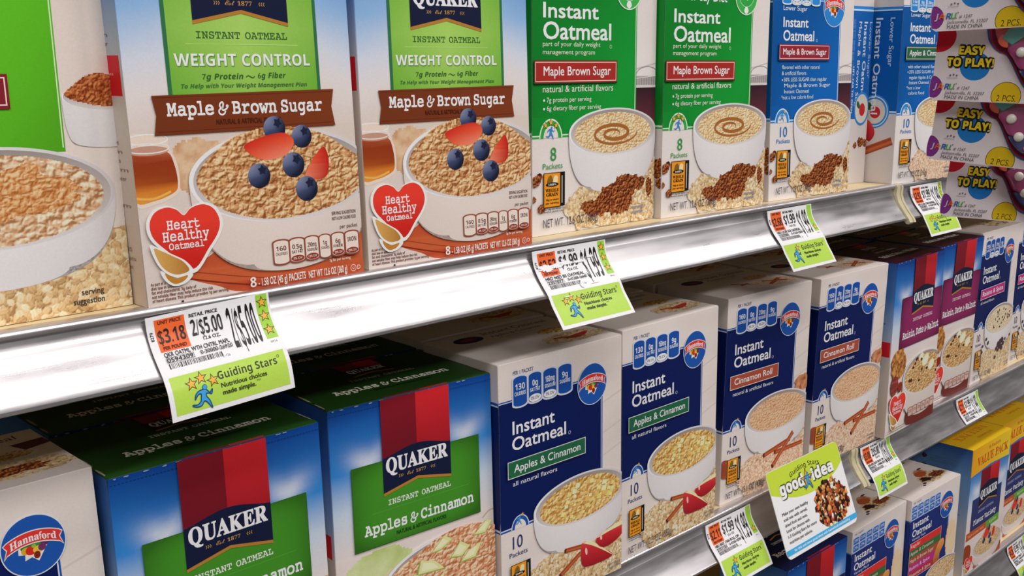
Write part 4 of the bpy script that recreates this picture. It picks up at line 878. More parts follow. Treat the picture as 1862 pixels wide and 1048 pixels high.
def design_variety():
    W, D_, H = 127.0, 80, 148.0; D = Design(W, D_, H); NAVY, MID, LN = '#1c2c6c', '#2f66b4', '#b9c2d8'; o = -42.5
    wh = lambda u, v: mixc(K('#d0c6c0'), K('#dad2cc'), fbm(u/50, v/14, 6)*1.5-.25)
    D.add('carton', body_mesh(W, D_, H, lambda x, y, z: np.where(((z > 28) & (z < 122))[:, None], K('#18265e'), K('#cfc5bd'))))
    P = Panel(D, W, H, fm_front()); A = P.part('front_panel'); A.grid(0, 0, W, H, wh, 12, 20)
    flavour_field(A, 101, 26, 121.5, NAVY, MID, LN, (11.5, 26.5, 8)); A.field(blob(112, 66, 14, 26, 2, .1), lambda u, v: mixc(K('#d8b48c'), K('#e2cdb0'), fbm(u/9, v/9, 2)), 1.6)
    A.text('PER 1 PACKET', 6, 142.0, '#5a6488', 'g', w=19, h=2.4)
    A.text('Instant', 8, 110.5, '#e6e2e2', 'g', w=39, h=8.2, bold=.016); A.text('Oatmeal', 7.4, 99.6, '#e6e2e2', 'g', w=48, h=8.2, bold=.016); A.text('Variety Pack', 8, 94.6, '#c8cce0', 'g', w=34, h=3.2)
    for k in range(5):
        tabs(P, [(3+k*14.6, 15+k*14.6, ('160', '130', '160', '150', '150')[k], 'CALORIES', None)], 131.6, 139.4, MID, LN, '#dfe2ea'); tabs(P, [(3+k*14.6, 15+k*14.6, ('0g', '0g', '0g', '5g', '9g')[k], 'SAT FAT', None)], 123.0, 131.0, MID, LN, '#dfe2ea')
    P.part('brand_emblem', 'round blue emblem with a red ribbon and produce'); logo(P.cur[2], 92.6, 118, 17.5)
    P.part('flavor_banner', 'stacked red, green, brown and magenta flavour bands'); A = P.cur[2]
    for k, (t, c) in enumerate((('Regular', '#cf2f2c'), ('Apples & Cinnamon', '#3a6638'), ('Maple & Brown Sugar', '#a04a34'), ('Raisins & Spice', '#b02c7c'), ('Cinnamon & Spice', '#a83038'))):
        y = 84-k*9.6; A.rect(2, y-.6, 82, y+9.0, c); A.text(t, 5, y+2.4, '#e8c8c0', 'g', h=4.4, w=min(60, 3.4*len(t)))
    A.frame(2, 45, 82, 93, .5, '#d8c8c4')
    P.part('bowl_picture', 'printed picture of a bowl and spoon with fruit'); A = P.cur[2]
    A.poly(catmull([(66, 52), (72, 66), (80, 74), (90, 74), (92, 66), (82, 56), (74, 44)], 6, True), '#b5652c', grad=lambda x, y: mixc(K('#a04a1c'), K('#d8924c'), (y-44)/30)); bowl(A, 92, 32, 46, 16, 26, .5, oatmeal(), step=.9); P.flush()
    Q = Panel(D, D_, H, fm_left(D_)); B = Q.part('side_panel'); B.grid(0, 0, D_, H, lambda u, v: ramp(v, (0, K('#c4bab2')), (190, K('#cdc3bb'))), 2, 4); B.rect(0, 25, D_, 122.5, MID); B.rect(0, 27, D_, 121, NAVY); Q.flush()
    R_ = Panel(D, W, D_, fm_top(H)); T_ = R_.part('top_flap'); T_.grid(0, 0, W, D_, lambda u, v: wh(u, v*2), 8, 8)
    T_.ellipse(30, 62, 13, 7.6, '#1a2c66'); T_.text('Instant Oatmeal', 50, 66, '#3a4468', 'g', w=62, h=7); T_.text('Variety Pack', 50, 57, '#3a4468', 'g', w=36, h=4)
    T_.field(blob(94, 36, 12, 8, 2, .3), lambda u, v: mixc(K('#c8a878'), K('#a0522c'), fbm(u/5, v/5, 2)*1.6-.2), .7); T_.field(blob(94, 22, 28, 11, 8, .3), flakes(), .8); T_.field(blob(106, 22, 15, 6, 4, .4), sugar('#3a140c', '#7a3a1c', '#b06a3c'), .7)
    T_.poly(blob(88, 34, 12, 6, 5, .3), '#a8502c'); T_.poly(blob(78, 22, 9, 5, 7, .5), '#3a1c18')
    for x, y, a, b in ((64, 16, 4, 1.6), (58, 13, 3, 1.4), (104, 44, 5, 1.4), (88, 18, 2, 2)): T_.poly(blob(x, y, a, b, x, .3, 12), '#3a2a34')
    R_.flush(); return D

def design_value():
    W, D_, H = 122.0, 112, 174.0; D = Design(W, D_, H); o = -42.5; q = 7.2
    sky = bolts_sky('#2456a0', '#5a94cc', W, (78, 150), ((24, 112, 14, .8), (104, 112, 14, .8)))
    D.add('carton', body_mesh(W, D_, H, lambda x, y, z: ramp(z, (0, K('#bdb0a6')), (70, K('#b9bcc4')), (100, K('#7fa0c8')), (136, K('#2f5f9c')), (137, K('#e0a01c')), (174, K('#e6b020')))))
    P = Panel(D, W, H, fm_front()); A = P.part('front_panel'); A.grid(0, 0, W, H, sky, 24, 40); A.grid(0, 0, W, 78, lambda u, v: mixc(K('#cfc2ba'), K('#d8cec8'), fbm(u/40, v/10, 5)*1.5-.2), 8, 8)
    P.part('price_band', 'yellow band reading VALUE PACK'); A = P.cur[2]
    A.poly([(0, 137), (W*.5, 141), (W, 137.5), (W, H), (0, H)], '#e4a81e', grad=lambda x, y: mixc(K('#dd9a1c'), K('#eabf2c'), (x)/W)); A.text('18 Packets', 48, 163.5, '#b8501c', 'B', w=40, h=4.6); A.text('VALUE PACK', 17, 147.5, '#b8401c', 'b', w=98, h=11.5, bold=.01)
    P.part('flavor_panel', 'navy printed panel carrying the flavour name'); A = P.cur[2]
    A.poly([(13, 58), (106, 58), (106, 102.5), (13, 102.5)], '#2c3366'); A.text('INSTANT OATMEAL', 34, 79, '#a8acc8', 'm', w=50, h=3.2); flavor_text(A, ['Flavor', 'Variety'], 22, 65, 72, 6.4, '#dcdce8')
    A.poly([(3, 48), (64, 49), (64, 58.5), (3, 59)], '#b4501f'); A.poly([(64, 49), (106, 49), (106, 60), (64, 58.5)], '#5f9a34'); A.text('Maple & Brown Sugar', 8, 52, '#dcb89a', 'm', w=50, h=3.2); A.text('Apples', 74, 53, '#cfe0b8', 'm', w=24, h=3.2)
    P.part('brand_emblem', 'red printed emblem with navy foot, white lettering and gold edge'); A = P.cur[2]; A.l += 0; emblem(A, 34, 92, 88, 138, 6, qy=98, qh=10.5, est=False)
    P.part('bowl_picture', 'printed picture of a bowl of oatmeal with berries'); A = P.cur[2]; A.poly(catmull([(50, 10), (W, 14), (W, 0), (40, 0)], 6, True), '#a84a2c'); A.poly(catmull([(0, 40), (12, 42), (20, 36), (20, 22), (8, 18), (0, 20)], 6, True), '#8f3c18')
    bowl(A, 74, 26, 46, 17, 24, .5, oatmeal(), step=.8, white='#d4c4b8', heap=catmull([(34, 25), (46, 36), (66, 45), (88, 45), (106, 36), (114, 25), (92, 14), (60, 13)], 6, True))
    A.poly(catmull([(58, 36), (70, 34), (80, 42), (70, 50)], 6, True), '#d03a28'); A.poly(catmull([(88, 30), (96, 32), (96, 42), (90, 42)], 6, True), '#c8331f')
    for x, y, r, s in ((62, 32, 4.5, 0), (80, 34, 4.6, 1), (84, 25, 4.6, 2), (76, 47, 4.4, 1)): berry(A, x, y, r, s)
    heart(A, 18, 12, .62); P.flush()
    Q = Panel(D, D_, H, fm_left(D_)); B = Q.part('side_panel'); B.grid(0, 0, D_, H, lambda u, v: ramp(v+(u-60)*.06, (0, K('#b9ada4')), (70, K('#a9b4c2')), (100, K('#7f9dbd')), (140, K('#5f86b2')), (174, K('#224c8c'))), 3, 24)
    for k in range(4): B.text(str(k+1), 40, 150-k*13, '#2f4a6c', 'B', h=4); nutrition_lines(B, 58, 100, 146-k*13, 155-k*13, '#4a6684', 3); B.poly(blob(50, 152-k*13, 3.4, 3, k, .4, 14), '#3a2c38')
    nutrition_lines(B, 60, 104, 20, 96, '#5f6c80', 9); Q.flush()
    R_ = Panel(D, W, D_, fm_top(H)); T_ = R_.part('top_flap', 'yellow top flap with orange lettering'); T_.grid(0, 0, W, D_, lambda u, v: mixc(K('#e8b41e'), K('#d89a18'), v/90), 4, 6)
    T_.text('VALUE PACK', 106, 36, '#c0641c', 'b', w=86, h=11, rot=180); T_.text('18 Packets', 96, 18, '#c0641c', 'B', w=42, h=4.4, rot=180); T_.ellipse(64, 100, 52, 46, '#1a2248'); R_.flush()
    return D

# ------------------------------------------------------------------ shelves
Z1, Z2, Z3 = 0.0, -0.26944, -0.531
def extrude(name, prof, x0, x1, mat, parent, nx=1, smooth=True):
    p = np.array(prof, float)*mm; n = len(p); V = []
    for k in range(nx+1):
        x = x0+(x1-x0)*k/nx; V += [(x, a, b) for a, b in p]
    Q = [(k*n+j, k*n+(j+1) % n, (k+1)*n+(j+1) % n, (k+1)*n+j) for k in range(nx) for j in range(n)]
    cap = np.array(tessellate_polygon([[Vector((a, b, 0)) for a, b in p]]))
    T = np.concatenate([cap, cap[:, ::-1]+nx*n]); me = raw_mesh(name, np.array(V), T, Q)
    bm = __import__('bmesh').new(); bm.from_mesh(me); __import__('bmesh').ops.recalc_face_normals(bm, faces=bm.faces[:]); bm.to_mesh(me); bm.free()
    o = put(name, me, mat, parent)
    if smooth:
        me.polygons.foreach_set('use_smooth', [len(q.vertices) == 4 for q in me.polygons])
        md = o.modifiers.new('edges', 'EDGE_SPLIT'); md.split_angle = math.radians(42)
    return o
NOSE = [(1.5, .1), (-4.4, .5), (-6.0, .25), (-7.1, -.6), (-7.6, -1.9), (-7.3, -3.1), (-6.4, -3.9), (-4, -4.2), (1.5, -4.2)]
fc = [tuple(p) for p in catmull([(-6.0, -10.6), (-8.2, -15.5), (-13.0, -23.2), (-20.6, -32)], 6)]
RAIL = [(-4.6, -4.2), (-5.4, -9.9)]+fc+[(-21.8, -33.0), (-22.0, -34.6), (-20.6, -35.4), (-18.2, -34.2), (-11.4, -25.2), (-4.2, -13), (-2.6, -4.2)]
def shelf(z, x0, x1, label):
    o = thing('store_shelf', label, 'shelf', (0, 0, z), 0, 'grocery shelves')
    extrude('deck', [(-1, 0), (448, 0), (448, -3), (440, -28), (437, -28), (440, -3), (3, -3.2), (-1, -3.2)], x0, x1, M_DECK, o, smooth=False)
    extrude('nose_strip', NOSE, x0, x1, M_NOSE, o)
    extrude('price_channel', RAIL, x0, x1, M_RAIL, o, nx=8)
    return o
CLIPP = [(4, -.5), (-5, .2), (-8.2, -.6), (-9.0, -3), (-8.6, -10), (-11, -17), (-16, -24), (-23.5, -33.5), (-25.2, -37), (-23.5, -39), (-21, -38.6), (-13, -31), (-5, -26), (4, -24)]
def shelf_clip(z, x0, x1, label):
    o = thing('shelf_bracket_cap', label, 'bracket', (0, 0, z), 0, 'bracket caps between shelf sections')
    extrude('side_plate', CLIPP, x0, x1, M_CLIP, o)
    rib = [(a-1.2, b-.2) for a, b in CLIPP[2:9]]+[(a+1.6, b-.8) for a, b in CLIPP[8:1:-1]]
    extrude('raised_rib', rib, x1-.0026, x1+.0012, M_CLIP, o)
shelf(Z1, -.45, 1.0985, 'upper metal shelf with aluminium price channel, left of the upper bracket cap')
shelf(Z1, 1.1085, 2.7, 'short stretch of upper shelf right of the upper bracket cap, behind the hanging toys')
shelf_clip(Z1, 1.0985, 1.1085, 'cream bracket cap at the joint of the upper shelf')
shelf(Z2, -.45, 1.0405, 'middle metal shelf left of the middle bracket cap, holding green topped and blue cartons')
shelf(Z2, 1.0505, 2.9, 'middle metal shelf right of the middle bracket cap, holding maroon panel cartons')
shelf_clip(Z2, 1.0405, 1.0505, 'cream bracket cap at the joint of the middle shelf beside the green sign')
shelf(Z3, -.45, 3.1, 'lowest shelf in view, holding the yellow value pack cartons')
def plain_box(name, x0, x1, y0, y1, z0, z1, mat, kind):
    V = np.array([(x, y, z) for x in (x0, x1) for y in (y0, y1) for z in (z0, z1)])
    o = put(name, raw_mesh(name, V, [], [(0, 1, 3, 2), (4, 6, 7, 5), (0, 4, 5, 1), (2, 3, 7, 6), (0, 2, 6, 4), (1, 5, 7, 3)]), mat, None); o['kind'] = kind
plain_box('wall_back', -.6, 3.3, .448, .47, -1.3, .7, M_BACK, 'structure')
plain_box('floor', -2.5, 5, -3.2, .47, -1.34, -1.3, M_FLOOR, 'structure')

# ------------------------------------------------------------------ place the cartons
DQ, DG = design_weight(), design_diet('green')
DLM, DLA, DLT = design_diet('blue'), design_diet('apples'), design_tabside()
DA, DD, DK = design_quaker('apples'), design_quaker('date'), design_quaker('dark')
DHA, DHR, DHS, DHM = design_h('apples'), design_h('roll'), design_h('raisin'), design_h('maple')
DV, DN = design_variety(), design_value()
def design_big():
    W, D_, H = 171.3, 62, 240.0; D = Design(W, D_, H)
    D.add('carton', body_mesh(W, D_, H, lambda x, y, z: np.where((z < 40)[:, None], K('#b79a72'), K('#cfc4bb'))))
    P = Panel(D, W, H, fm_front()); A = P.part('front_panel'); A.grid(0, 0, W, H, lambda u, v: mixc(K('#d2c4b8'), K('#d9cfc8'), fbm(u/60, v/40, 3)*1.4-.2), 12, 20)
    c0 = K('#4f9f1c')
    A.grid(0, 80, 144.6, 238, lambda u, v: mixc(c0*.9, np.clip(c0*1.25, 0, .9), .5+.45*np.sin(u/22-v/34)+.3*(fbm(u/24, v/30, 5)-.5)), 30, 40)
    A.rect(143.3, 82, 143.9, 238, '#c8e0b0'); A.text('Instant', 12, 190, '#eeeae6', 'g', w=74, h=13, bold=.014); A.text('Oatmeal', 12, 171, '#eeeae6', 'g', w=92, h=14, bold=.014)
    P.part('brand_emblem', 'round emblem above the colour field'); logo(P.cur[2], 124, 216, 18, '#2f9c40')
    P.part('bowl_picture', 'printed picture of a white bowl of oatmeal with a sugar dish'); A = P.cur[2]
    A.field([(-4, -2), (174, -2), (174, 42), (160, 40), (150, 36), (100, 30), (-4, 30)], flakes('#8a6238', '#d0ae7c', '#f2e0bc', 5.0, 3), .55)
    bowl(A, 168, 106, 23, 6.5, 22, .8, sugar('#6a2a10', '#a8562a', '#cf8a52', 2.2), .10, step=.6, heap=catmull([(147, 106), (152, 112), (160, 116.5), (170, 116), (190, 106), (168, 101)], 6, True))
    bowl(A, 108, 60, 59, 24, 36, .55, oatmeal('#9a6a42', '#d0a880', '#ecd8be', 5.0, 3), .10, step=.5)
    A.field(blob(112, 62, 34, 12, 4, .4), oatmeal('#a05a28', '#c88c54', '#e2bc8c', 3.4, 8), .6)
    for t, y in (('serving', 9.0), ('suggestion', 4.6)): A.text(t, 156.5, y, '#4a4038', 'g', w=16 if t[1] == 'u' else 11.4, h=3.0, al='r', bold=.02)
    A.stroke(ell(96, 4.6, 3, 3, 0, 24), .5, '#5a4a3a', True)
    P.part('flavor_banner', 'red flavour banner with a thin white frame'); A = P.cur[2]; A.rect(6, 101, 120.8, 117, '#7c1f2a'); A.frame(7.4, 102.6, 119.6, 115.6, .6, '#dcc8c0'); A.text('Cinnamon & Spice', 14, 106, '#efe6da', 'g', w=90, h=7)
    P.flush(); return D
DB = design_big()
B_ = make_box
OAT = 'oatmeal_box'; CAT = 'cereal box'
B_(DB, OAT, 'large lime green carton cut off by the left frame edge', CAT, .1224, .0061, Z1, .0153, .022, .0085)
g = 'weight control oatmeal cartons'
B_(DQ, OAT, 'weight control carton with red heart and berries, the left and larger looking of two', CAT, .2948, -.0052, Z1, .0214, .021, .0286, g)
B_(DQ, OAT, 'weight control carton with red heart and berries, right of two, touching the green cartons', CAT, .4364, -.0014, Z1, -.0143, .0288, .0117, g)
g = 'green maple brown sugar cartons'
B_(DG, OAT, 'bright green eight packet carton, left of two, beside the berry bowl carton', CAT, .5926, .0151, Z1, .0063, .0098, -.0022, g)
B_(DG, OAT, 'bright green eight packet carton, right of two, beside the bright blue carton', CAT, .7322, .0092, Z1, -.0362, .0105, -.0014, g)
g = 'bright blue lower sugar cartons'
B_(DLM, OAT, 'bright blue lower sugar carton with maple and brown sugar banner, facing front', CAT, .8862, .0083, Z1, -.0598, .022, .0075, g)
B_(DLT, OAT, 'bright blue carton turned sideways showing its lift tab', CAT, 1.0228, .0352, Z1, -.10, .005, .004, g)
B_(DLA, OAT, 'bright blue lower sugar carton with green apples and cinnamon banner behind hanging toys', CAT, 1.0978, -.0026, Z1, -.085, .006, -.0025, g)

B_(DHM, OAT, 'white and navy carton with round emblem at the lower left corner of the view', CAT, .1419, .0001, Z2, .0016, .024, .0269)
g = 'green topped apples and cinnamon cartons'
aL = [('scuffed green topped apples and cinnamon carton, left of two, under the largest price tag', .2711, -.0056, .0001, .018, .018),
      ('green topped apples and cinnamon carton, right of two, beside the white and navy cartons', .4103, .0045, -.0661, .0254, .0044)]
for lb, x, y, a, t, r in aL: B_(DA, OAT, lb, CAT, x, y, Z2, a, t, r, g)
B_(DA, OAT, 'shadowed green top of the carton standing behind the scuffed green topped one', CAT, .2745, .0805, Z2, .0, .018, .01, g)
B_(DA, OAT, 'shadowed green top of the carton standing behind the right green topped one', CAT, .4165, .0895, Z2, -.05, .02, .004, g)
g = 'navy apples and cinnamon cartons'
for lb, x, y, a, t, r in (('navy apples and cinnamon carton with apple slices, left of two, beside the green topped cartons', .5394, -.0088, -.0251, .0141, .0069),
                          ('navy apples and cinnamon carton with apple slices, right of two, beside a cinnamon roll carton', .6740, -.006, .0022, .0118, .0105)): B_(DHA, OAT, lb, CAT, x, y, Z2, a, t, r, g)
B_(DHA, OAT, 'white top of the carton in shadow behind the left apples and cinnamon carton', CAT, .5440, .0785, Z2, -.02, .01, .004, g)
B_(DHA, OAT, 'white top of the carton in shadow behind the right apples and cinnamon carton', CAT, .6770, .0795, Z2, .0, .01, .004, g)
g = 'navy cinnamon roll cartons'
for lb, x, y, a, t, r in (('navy cinnamon roll carton, left of two, with the green sign at its lower right corner', .8217, .003, -.0576, .0075, -.0146),
                          ('navy cinnamon roll carton, right of two, beside the maroon panel cartons', .9590, -.0051, -.0311, -.0117, -.0055)): B_(DHR, OAT, lb, CAT, x, y, Z2, a, t, r, g)
B_(DHR, OAT, 'white top of the carton in shadow behind the left cinnamon roll carton', CAT, .8275, .0885, Z2, -.05, .004, -.004, g)
B_(DHR, OAT, 'white top of the carton in shadow behind the right cinnamon roll carton', CAT, .9630, .080, Z2, -.03, .0, -.002, g)
g = 'maroon panel raisin date walnut cartons'
for lb, x, y, a, t, r in (('maroon panel raisin, date and walnut carton, left of two, beside the cinnamon roll carton', 1.0939, -.0169, .0283, .0008, -.0057),
                          ('maroon panel raisin, date and walnut carton, right of two, beside the magenta banner carton', 1.2207, .0006, .0011, -.028, -.0038)): B_(DD, OAT, lb, CAT, x, y, Z2, a, t, r, g)
B_(DD, OAT, 'dark maroon top of the carton behind the left maroon panel carton', CAT, 1.0935, .069, Z2, .02, .0, -.002, g)
B_(DD, OAT, 'dark maroon top of the carton behind the right maroon panel carton', CAT, 1.2215, .0845, Z2, .0, -.02, -.002, g)
g = 'navy raisins and spice cartons'
B_(DHS, OAT, 'navy carton with a magenta raisins and spice banner below the hanging toys', CAT, 1.3498, .0009, Z2, .031, -.004, .002, g)
B_(DHS, OAT, 'navy raisins carton cut off by the right frame edge on the middle shelf', CAT, 1.4800, .006, Z2, .02, .0, .0, g)

B_(DK, OAT, 'dark topped carton with a red panel below the green sign', CAT, .9420, .0, Z3, -.01, .003, 0)
g = 'variety pack cartons'
B_(DV, OAT, 'variety pack carton with coloured bands, lower left of two, beside the green sign', CAT, 1.0891, .0068, Z3, -.0057, .0117, 0, g)
B_(DV, OAT, 'variety pack carton with coloured bands, right of two, beside the yellow value pack', CAT, 1.2175, .0016, Z3, -.0275, .0055, 0, g)
g = 'yellow value pack cartons'
B_(DN, OAT, 'yellow topped value pack carton, left of two, with its blue side showing', CAT, 1.3666, -.0047, Z3, 0, -.003, 0, g)
B_(DN, OAT, 'yellow topped value pack carton, right of two, cut off by the right frame edge', CAT, 1.4900, .006, Z3, 0, -.003, 0, g)

# ------------------------------------------------------------------ price tags
def refine(A, lim):
    """cut the ink triangles small enough to follow a curved sheet"""
    V = np.concatenate(A.V); C = np.concatenate(A.C); T = np.concatenate(A.T) if A.T else np.zeros((0, 3), int)
    if A.Q: Qd = np.concatenate(A.Q); T = np.concatenate([T, Qd[:, [0, 1, 2]], Qd[:, [0, 2, 3]]])
    for _ in range(12):
        P = V[T]; e = np.stack([np.abs(P[:, 1, 1]-P[:, 0, 1]), np.abs(P[:, 2, 1]-P[:, 1, 1]), np.abs(P[:, 0, 1]-P[:, 2, 1])], 1)
        k = e.argmax(1); bad = e.max(1) > lim
        if not bad.any(): break
        Tb = T[bad]; kb = k[bad]; i = np.arange(len(Tb)); a, b, c = Tb[i, kb], Tb[i, (kb+1) % 3], Tb[i, (kb+2) % 3]
        m = len(V)+i; V = np.concatenate([V, (V[a]+V[b])/2]); C = np.concatenate([C, (C[a]+C[b])/2])
        T = np.concatenate([T[~bad], np.stack([a, m, c], 1), np.stack([m, b, c], 1)])
    A.V, A.C, A.T, A.Q = [V], [C], [T], []
def tag_path(tail, curl):
    pts = [(-7.6, -4.3), (-8.3, -9.5), (-10.0, -15.2), (-14.6, -22.6), (-22.3, -31.6)]
    if tail: pts += [(-24.4, -34.8), (-27.0, -39.5), (-30.6+curl*.4, -46), (-34.5+curl, -54)]
    p = catmull(pts, 40); d = np.r_[0, np.cumsum(np.hypot(*np.diff(p, axis=0).T))]; return p, d
GREEN = '#a9ca4e'
def price_tag(x, z, W, label, unit, retail, size, name, code, upc, promo, stars, tail=True, curl=0, torn=False, tilt=0, low=False):
    o = thing('price_tag', label, 'price tag', (x, 0, z), 0, 'shelf price tags')
    p, d = tag_path(tail, curl); L = d[-1]; tn = np.gradient(p, axis=0); tn /= np.hypot(tn[:, 0], tn[:, 1])[:, None]; nn = np.stack([tn[:, 1], -tn[:, 0]], 1)   # outward
    if nn[0, 0] > 0: nn = -nn
    def fm(u, v, l):
        l = l*4 if np.any(l > 0) else l; s = L-v; y, zz = np.interp(s, d, p[:, 0]), np.interp(s, d, p[:, 1]); ny, nz = np.interp(s, d, nn[:, 0]), np.interp(s, d, nn[:, 1])
        return np.stack([u*mm, y*mm+ny*l, zz*mm+nz*l+u*mm*tilt], 1)
    ns = 220; vs = np.linspace(0, L, ns); us = np.linspace(0, W, 3); X, Y = np.meshgrid(us, vs); n = X.size
    f = fm(X.ravel(), Y.ravel(), np.full(n, 0.0)); b = fm(X.ravel(), Y.ravel(), np.full(n, -.0003)); i = np.arange((ns-1)*2); a = i//2*3+i % 2
    q = np.stack([a, a+1, a+4, a+3], 1); rim = []
    for k in range(ns-1): rim += [(k*3, k*3+3, k*3+3+n, k*3+n), (k*3+2, k*3+2+n, k*3+5+n, k*3+5)]
    for k in range(2): rim += [(k, k+n, k+1+n, k+1), ((ns-1)*3+k, (ns-1)*3+k+1, (ns-1)*3+k+1+n, (ns-1)*3+k+n)]
    me = raw_mesh('paper', np.concatenate([f, b]), [], np.concatenate([q, q[:, ::-1]+n, np.array(rim)]), np.broadcast_to(K('#e2dadb'), (2*n, 3)))
    put('paper_slip', me, PAPER, o)
    k = W/70.0; lay = [1]
    def part(nm, lb, fn, par=None, base=2):
        A = Art(W, L, base); fn(A)
        refine(A, .7); return put(nm, A.mesh(nm, fm), PAPER, par or o, lb)
    T = lambda s: L-s
    INK = '#2a2426'
    def block(A):
        A.rect(4.2*k, T(19.2), 20.5*k, T(2.0), '#e0602e')
        A.text('UNIT PRICE', 6*k, T(4.6), '#6a2c1c', 'g', w=12.5*k, h=1.8, bold=.03); A.text(unit, 5*k, T(14.6), INK, 'B', w=14.6*k, h=7.4, bold=.0); A.text('PER POUND', 6*k, T(18.2), '#6a2c1c', 'g', w=12.5*k, h=1.8, bold=.03)
    part('lot_number', 'tiny printed number', lambda A: A.text('8279', 2.9*k, T(12.5), INK, 'g', h=1.7, w=4.8, rot=90, bold=.02))
    part('unit_price_block', 'orange unit price block', block)
    def retail_(A):
        A.text('RETAIL PRICE', 23*k, T(4.4), INK, 'g', w=16*k, h=1.8, bold=.03); A.text(retail, 23*k, T(14.4), INK, 'B', w=17.5*k, h=8.6)
    part('retail_price', 'black printed retail price', retail_)
    def ink(A):
        A.text(size, 28*k, T(17.6), INK, 'g', w=9.5*k, h=1.9, bold=.02); A.text(name, 5*k, T(22.2), INK, 'g', w=36*k, h=2.4, bold=.012)
        A.text(code, 5.4*k, T(25.4), INK, 'g', w=14*k, h=2.2, bold=.01); A.frame(5*k, T(25.8), 20*k, T(22.8), .22, INK); A.text(upc, 23.5*k, T(25.2), INK, 'g', w=18*k, h=2.2, bold=.012)
    part('item_lettering', 'small black printed item lettering', ink)
    def bars(A):
        r = random.Random(len(name)); x0 = 5.4*k
        while x0 < 34*k: wd = r.choice((.25, .25, .45, .7)); A.l = 2; A.rect(x0, T(29.2), x0+wd, T(26.2), INK); x0 += wd+r.choice((.3, .3, .55))
    part('bar_code', 'black printed bar code', bars)
    part('shelf_code', 'tiny printed code', lambda A: A.text('C-126', 34*k, T(29.8), '#5a5456', 'g', w=4.4*k, h=1.4))
    part('date_code', 'tiny printed date', lambda A: A.text('0916', 63*k, T(28.6), '#5a5456', 'g', w=4.0*k, h=1.2))
    part('promo_price', 'tall black promotional price', lambda A: A.text(promo, 43.4*k, T(26.5), '#1e1a1c', 'B', w=16.4*k, h=22.5))
    ss = part('star_strip', 'green strip beside the promotional price', lambda A: A.rect(61.8*k, T(26.0), 68.6*k, T(.4), '#93c13e'))
    for j in range(stars): part('star', 'orange star', lambda A: star(A, 65.2*k, T((4.8, 12.4, 20.6)[j] if stars == 3 else 21.5), 3.1, lw=.2), ss, 4)
    if torn:
        def scuff(A):
            for cx, cy, rx, ry, s in ((10, 13, 8, 2.4, 1), (20, 12.6, 6, 2.0, 2), (28, 11.6, 7, 1.4, 3), (40, 12.2, 5, 1.0, 4), (52, 10, 4, .8, 5), (33, 30.5, 1.4, 2.4, 6), (46, 30.6, 5, .35, 7), (16, 36.5, 5, .3, 8)):
                A.l = 16; A.poly(blob(cx*k, T(cy), rx, ry, s, .75, 40, 6), '#efe9ea')
        part('scuff_marks', 'worn white patches', scuff, None, 16)
    if tail:
        def pan(A):
            A.rect(2.6*k, T(L-2.6), 67.6*k, T(33.6), GREEN); b0 = 33.6
            A.text('Guiding Stars', 27.6*k, T(b0+7.2), '#2e3420', 'B', w=34.5*k, h=4.2, bold=.0); A.stroke(ell(63.4*k, T(b0+3.2), .7, .7, 0, 14), .25, '#2e3420', True)
            A.text('Nutritious choices', 28.2*k, T(b0+11.6), '#3a4028', 'g', w=26.5*k, h=2.4, bold=.02); A.text('made simple.', 28.4*k, T(b0+15.3), '#3a4028', 'g', w=19*k, h=2.4, bold=.02); A.text('™', 48*k, T(b0+13.6), '#3a4028', 'g', w=2.4, h=1.2)
        gp = part('guidance_panel', 'lime green panel with dark lettering', pan); b0 = 33.6
        if stars == 3:
            for sx, sy, q in ((13, 5.8, 90), (18.6, 3.9, 90), (24.6, 6.6, 96)): part('star', 'orange star', lambda A: star(A, sx*k, T(b0+sy), 3.2, lw=.2, rot=q), gp, 4)
            part('running_figure', 'blue running figure', lambda A: runner(A, 18.2*k, T(b0+13.4), 11.8), gp, 7)
        else:
            part('star', 'orange star', lambda A: star(A, 21.4*k, T(b0+4.6), 3.4, lw=.2), gp, 4); part('running_figure', 'blue running figure', lambda A: runner(A, 17.4*k, T(b0+11.8), 13), gp, 7)
    return o
price_tag(.2916, Z1, 71.5, 'three star price tag under the left weight control carton, two for five dollars', '$3.18', '2/$5.00', '12.6 OZ.', 'QKR OATML WTH CNTRL MAPL', '0594309', '0-30000-26920', '2/$5.00', 3, curl=4, tilt=.045)
price_tag(.5695, Z1, 76, 'three star price tag with torn white scuffs below the left bright green carton', '$2.52', '$1.99', '12.6 OZ', 'HRD NSD BS OATMEAL', '2357077', '0-41268-16640', '$1.99', 3, curl=-3, torn=True)
price_tag(.8605, Z1, 72.5, 'one star price tag reading 2.68 below the bright blue front facing carton', '$2.68', '$1.99', '11.9 OZ', 'HRD L/S BR SGR OATMEAL', '2357085', '0-41268-10286', '$1.99', 1, curl=-2)
price_tag(1.130, Z1, 73, 'price tag on the upper shelf partly hidden by the hanging toys', '$2.92', '$1.99', '10.9 OZ', 'HRD L/S APL CNN OATMEAL', '2357093', '0-41268-10287', '$1.99', 3, curl=0)
price_tag(.7864, Z2, 69, 'price tag reading 2.11 on the middle shelf left of the green sign', '$2.11', '$1.99', '15.1 OZ', 'HRD INST CNN ROLL OM', '2357101', '0-41268-10290', '$1.99', 1, curl=0)
price_tag(1.0610, Z2, 64, 'one star price tag right of the green sign, below the maroon panel cartons', '$3.08', '2/$5.00', '13.0 OZ', 'QKR RSN DATE WLNT OM', '0594317', '0-30000-26925', '2/$5.00', 1, curl=2)
price_tag(1.2945, Z2, 62, 'small white price tag without a green panel on the middle shelf near the yellow packs', '$2.11', '$1.99', '15.1 OZ', 'HRD RSN SPICE OM', '2357119', '0-41268-10291', '$1.99', 0, tail=False)
price_tag(1.5095, Z3, 62, 'price tag at the right frame edge on the lowest shelf', '$4.20', '$5.99', '25.2 OZ', 'QKR FLAVOR VARIETY', '0594325', '0-30000-26930', '$5.99', 1, curl=4)

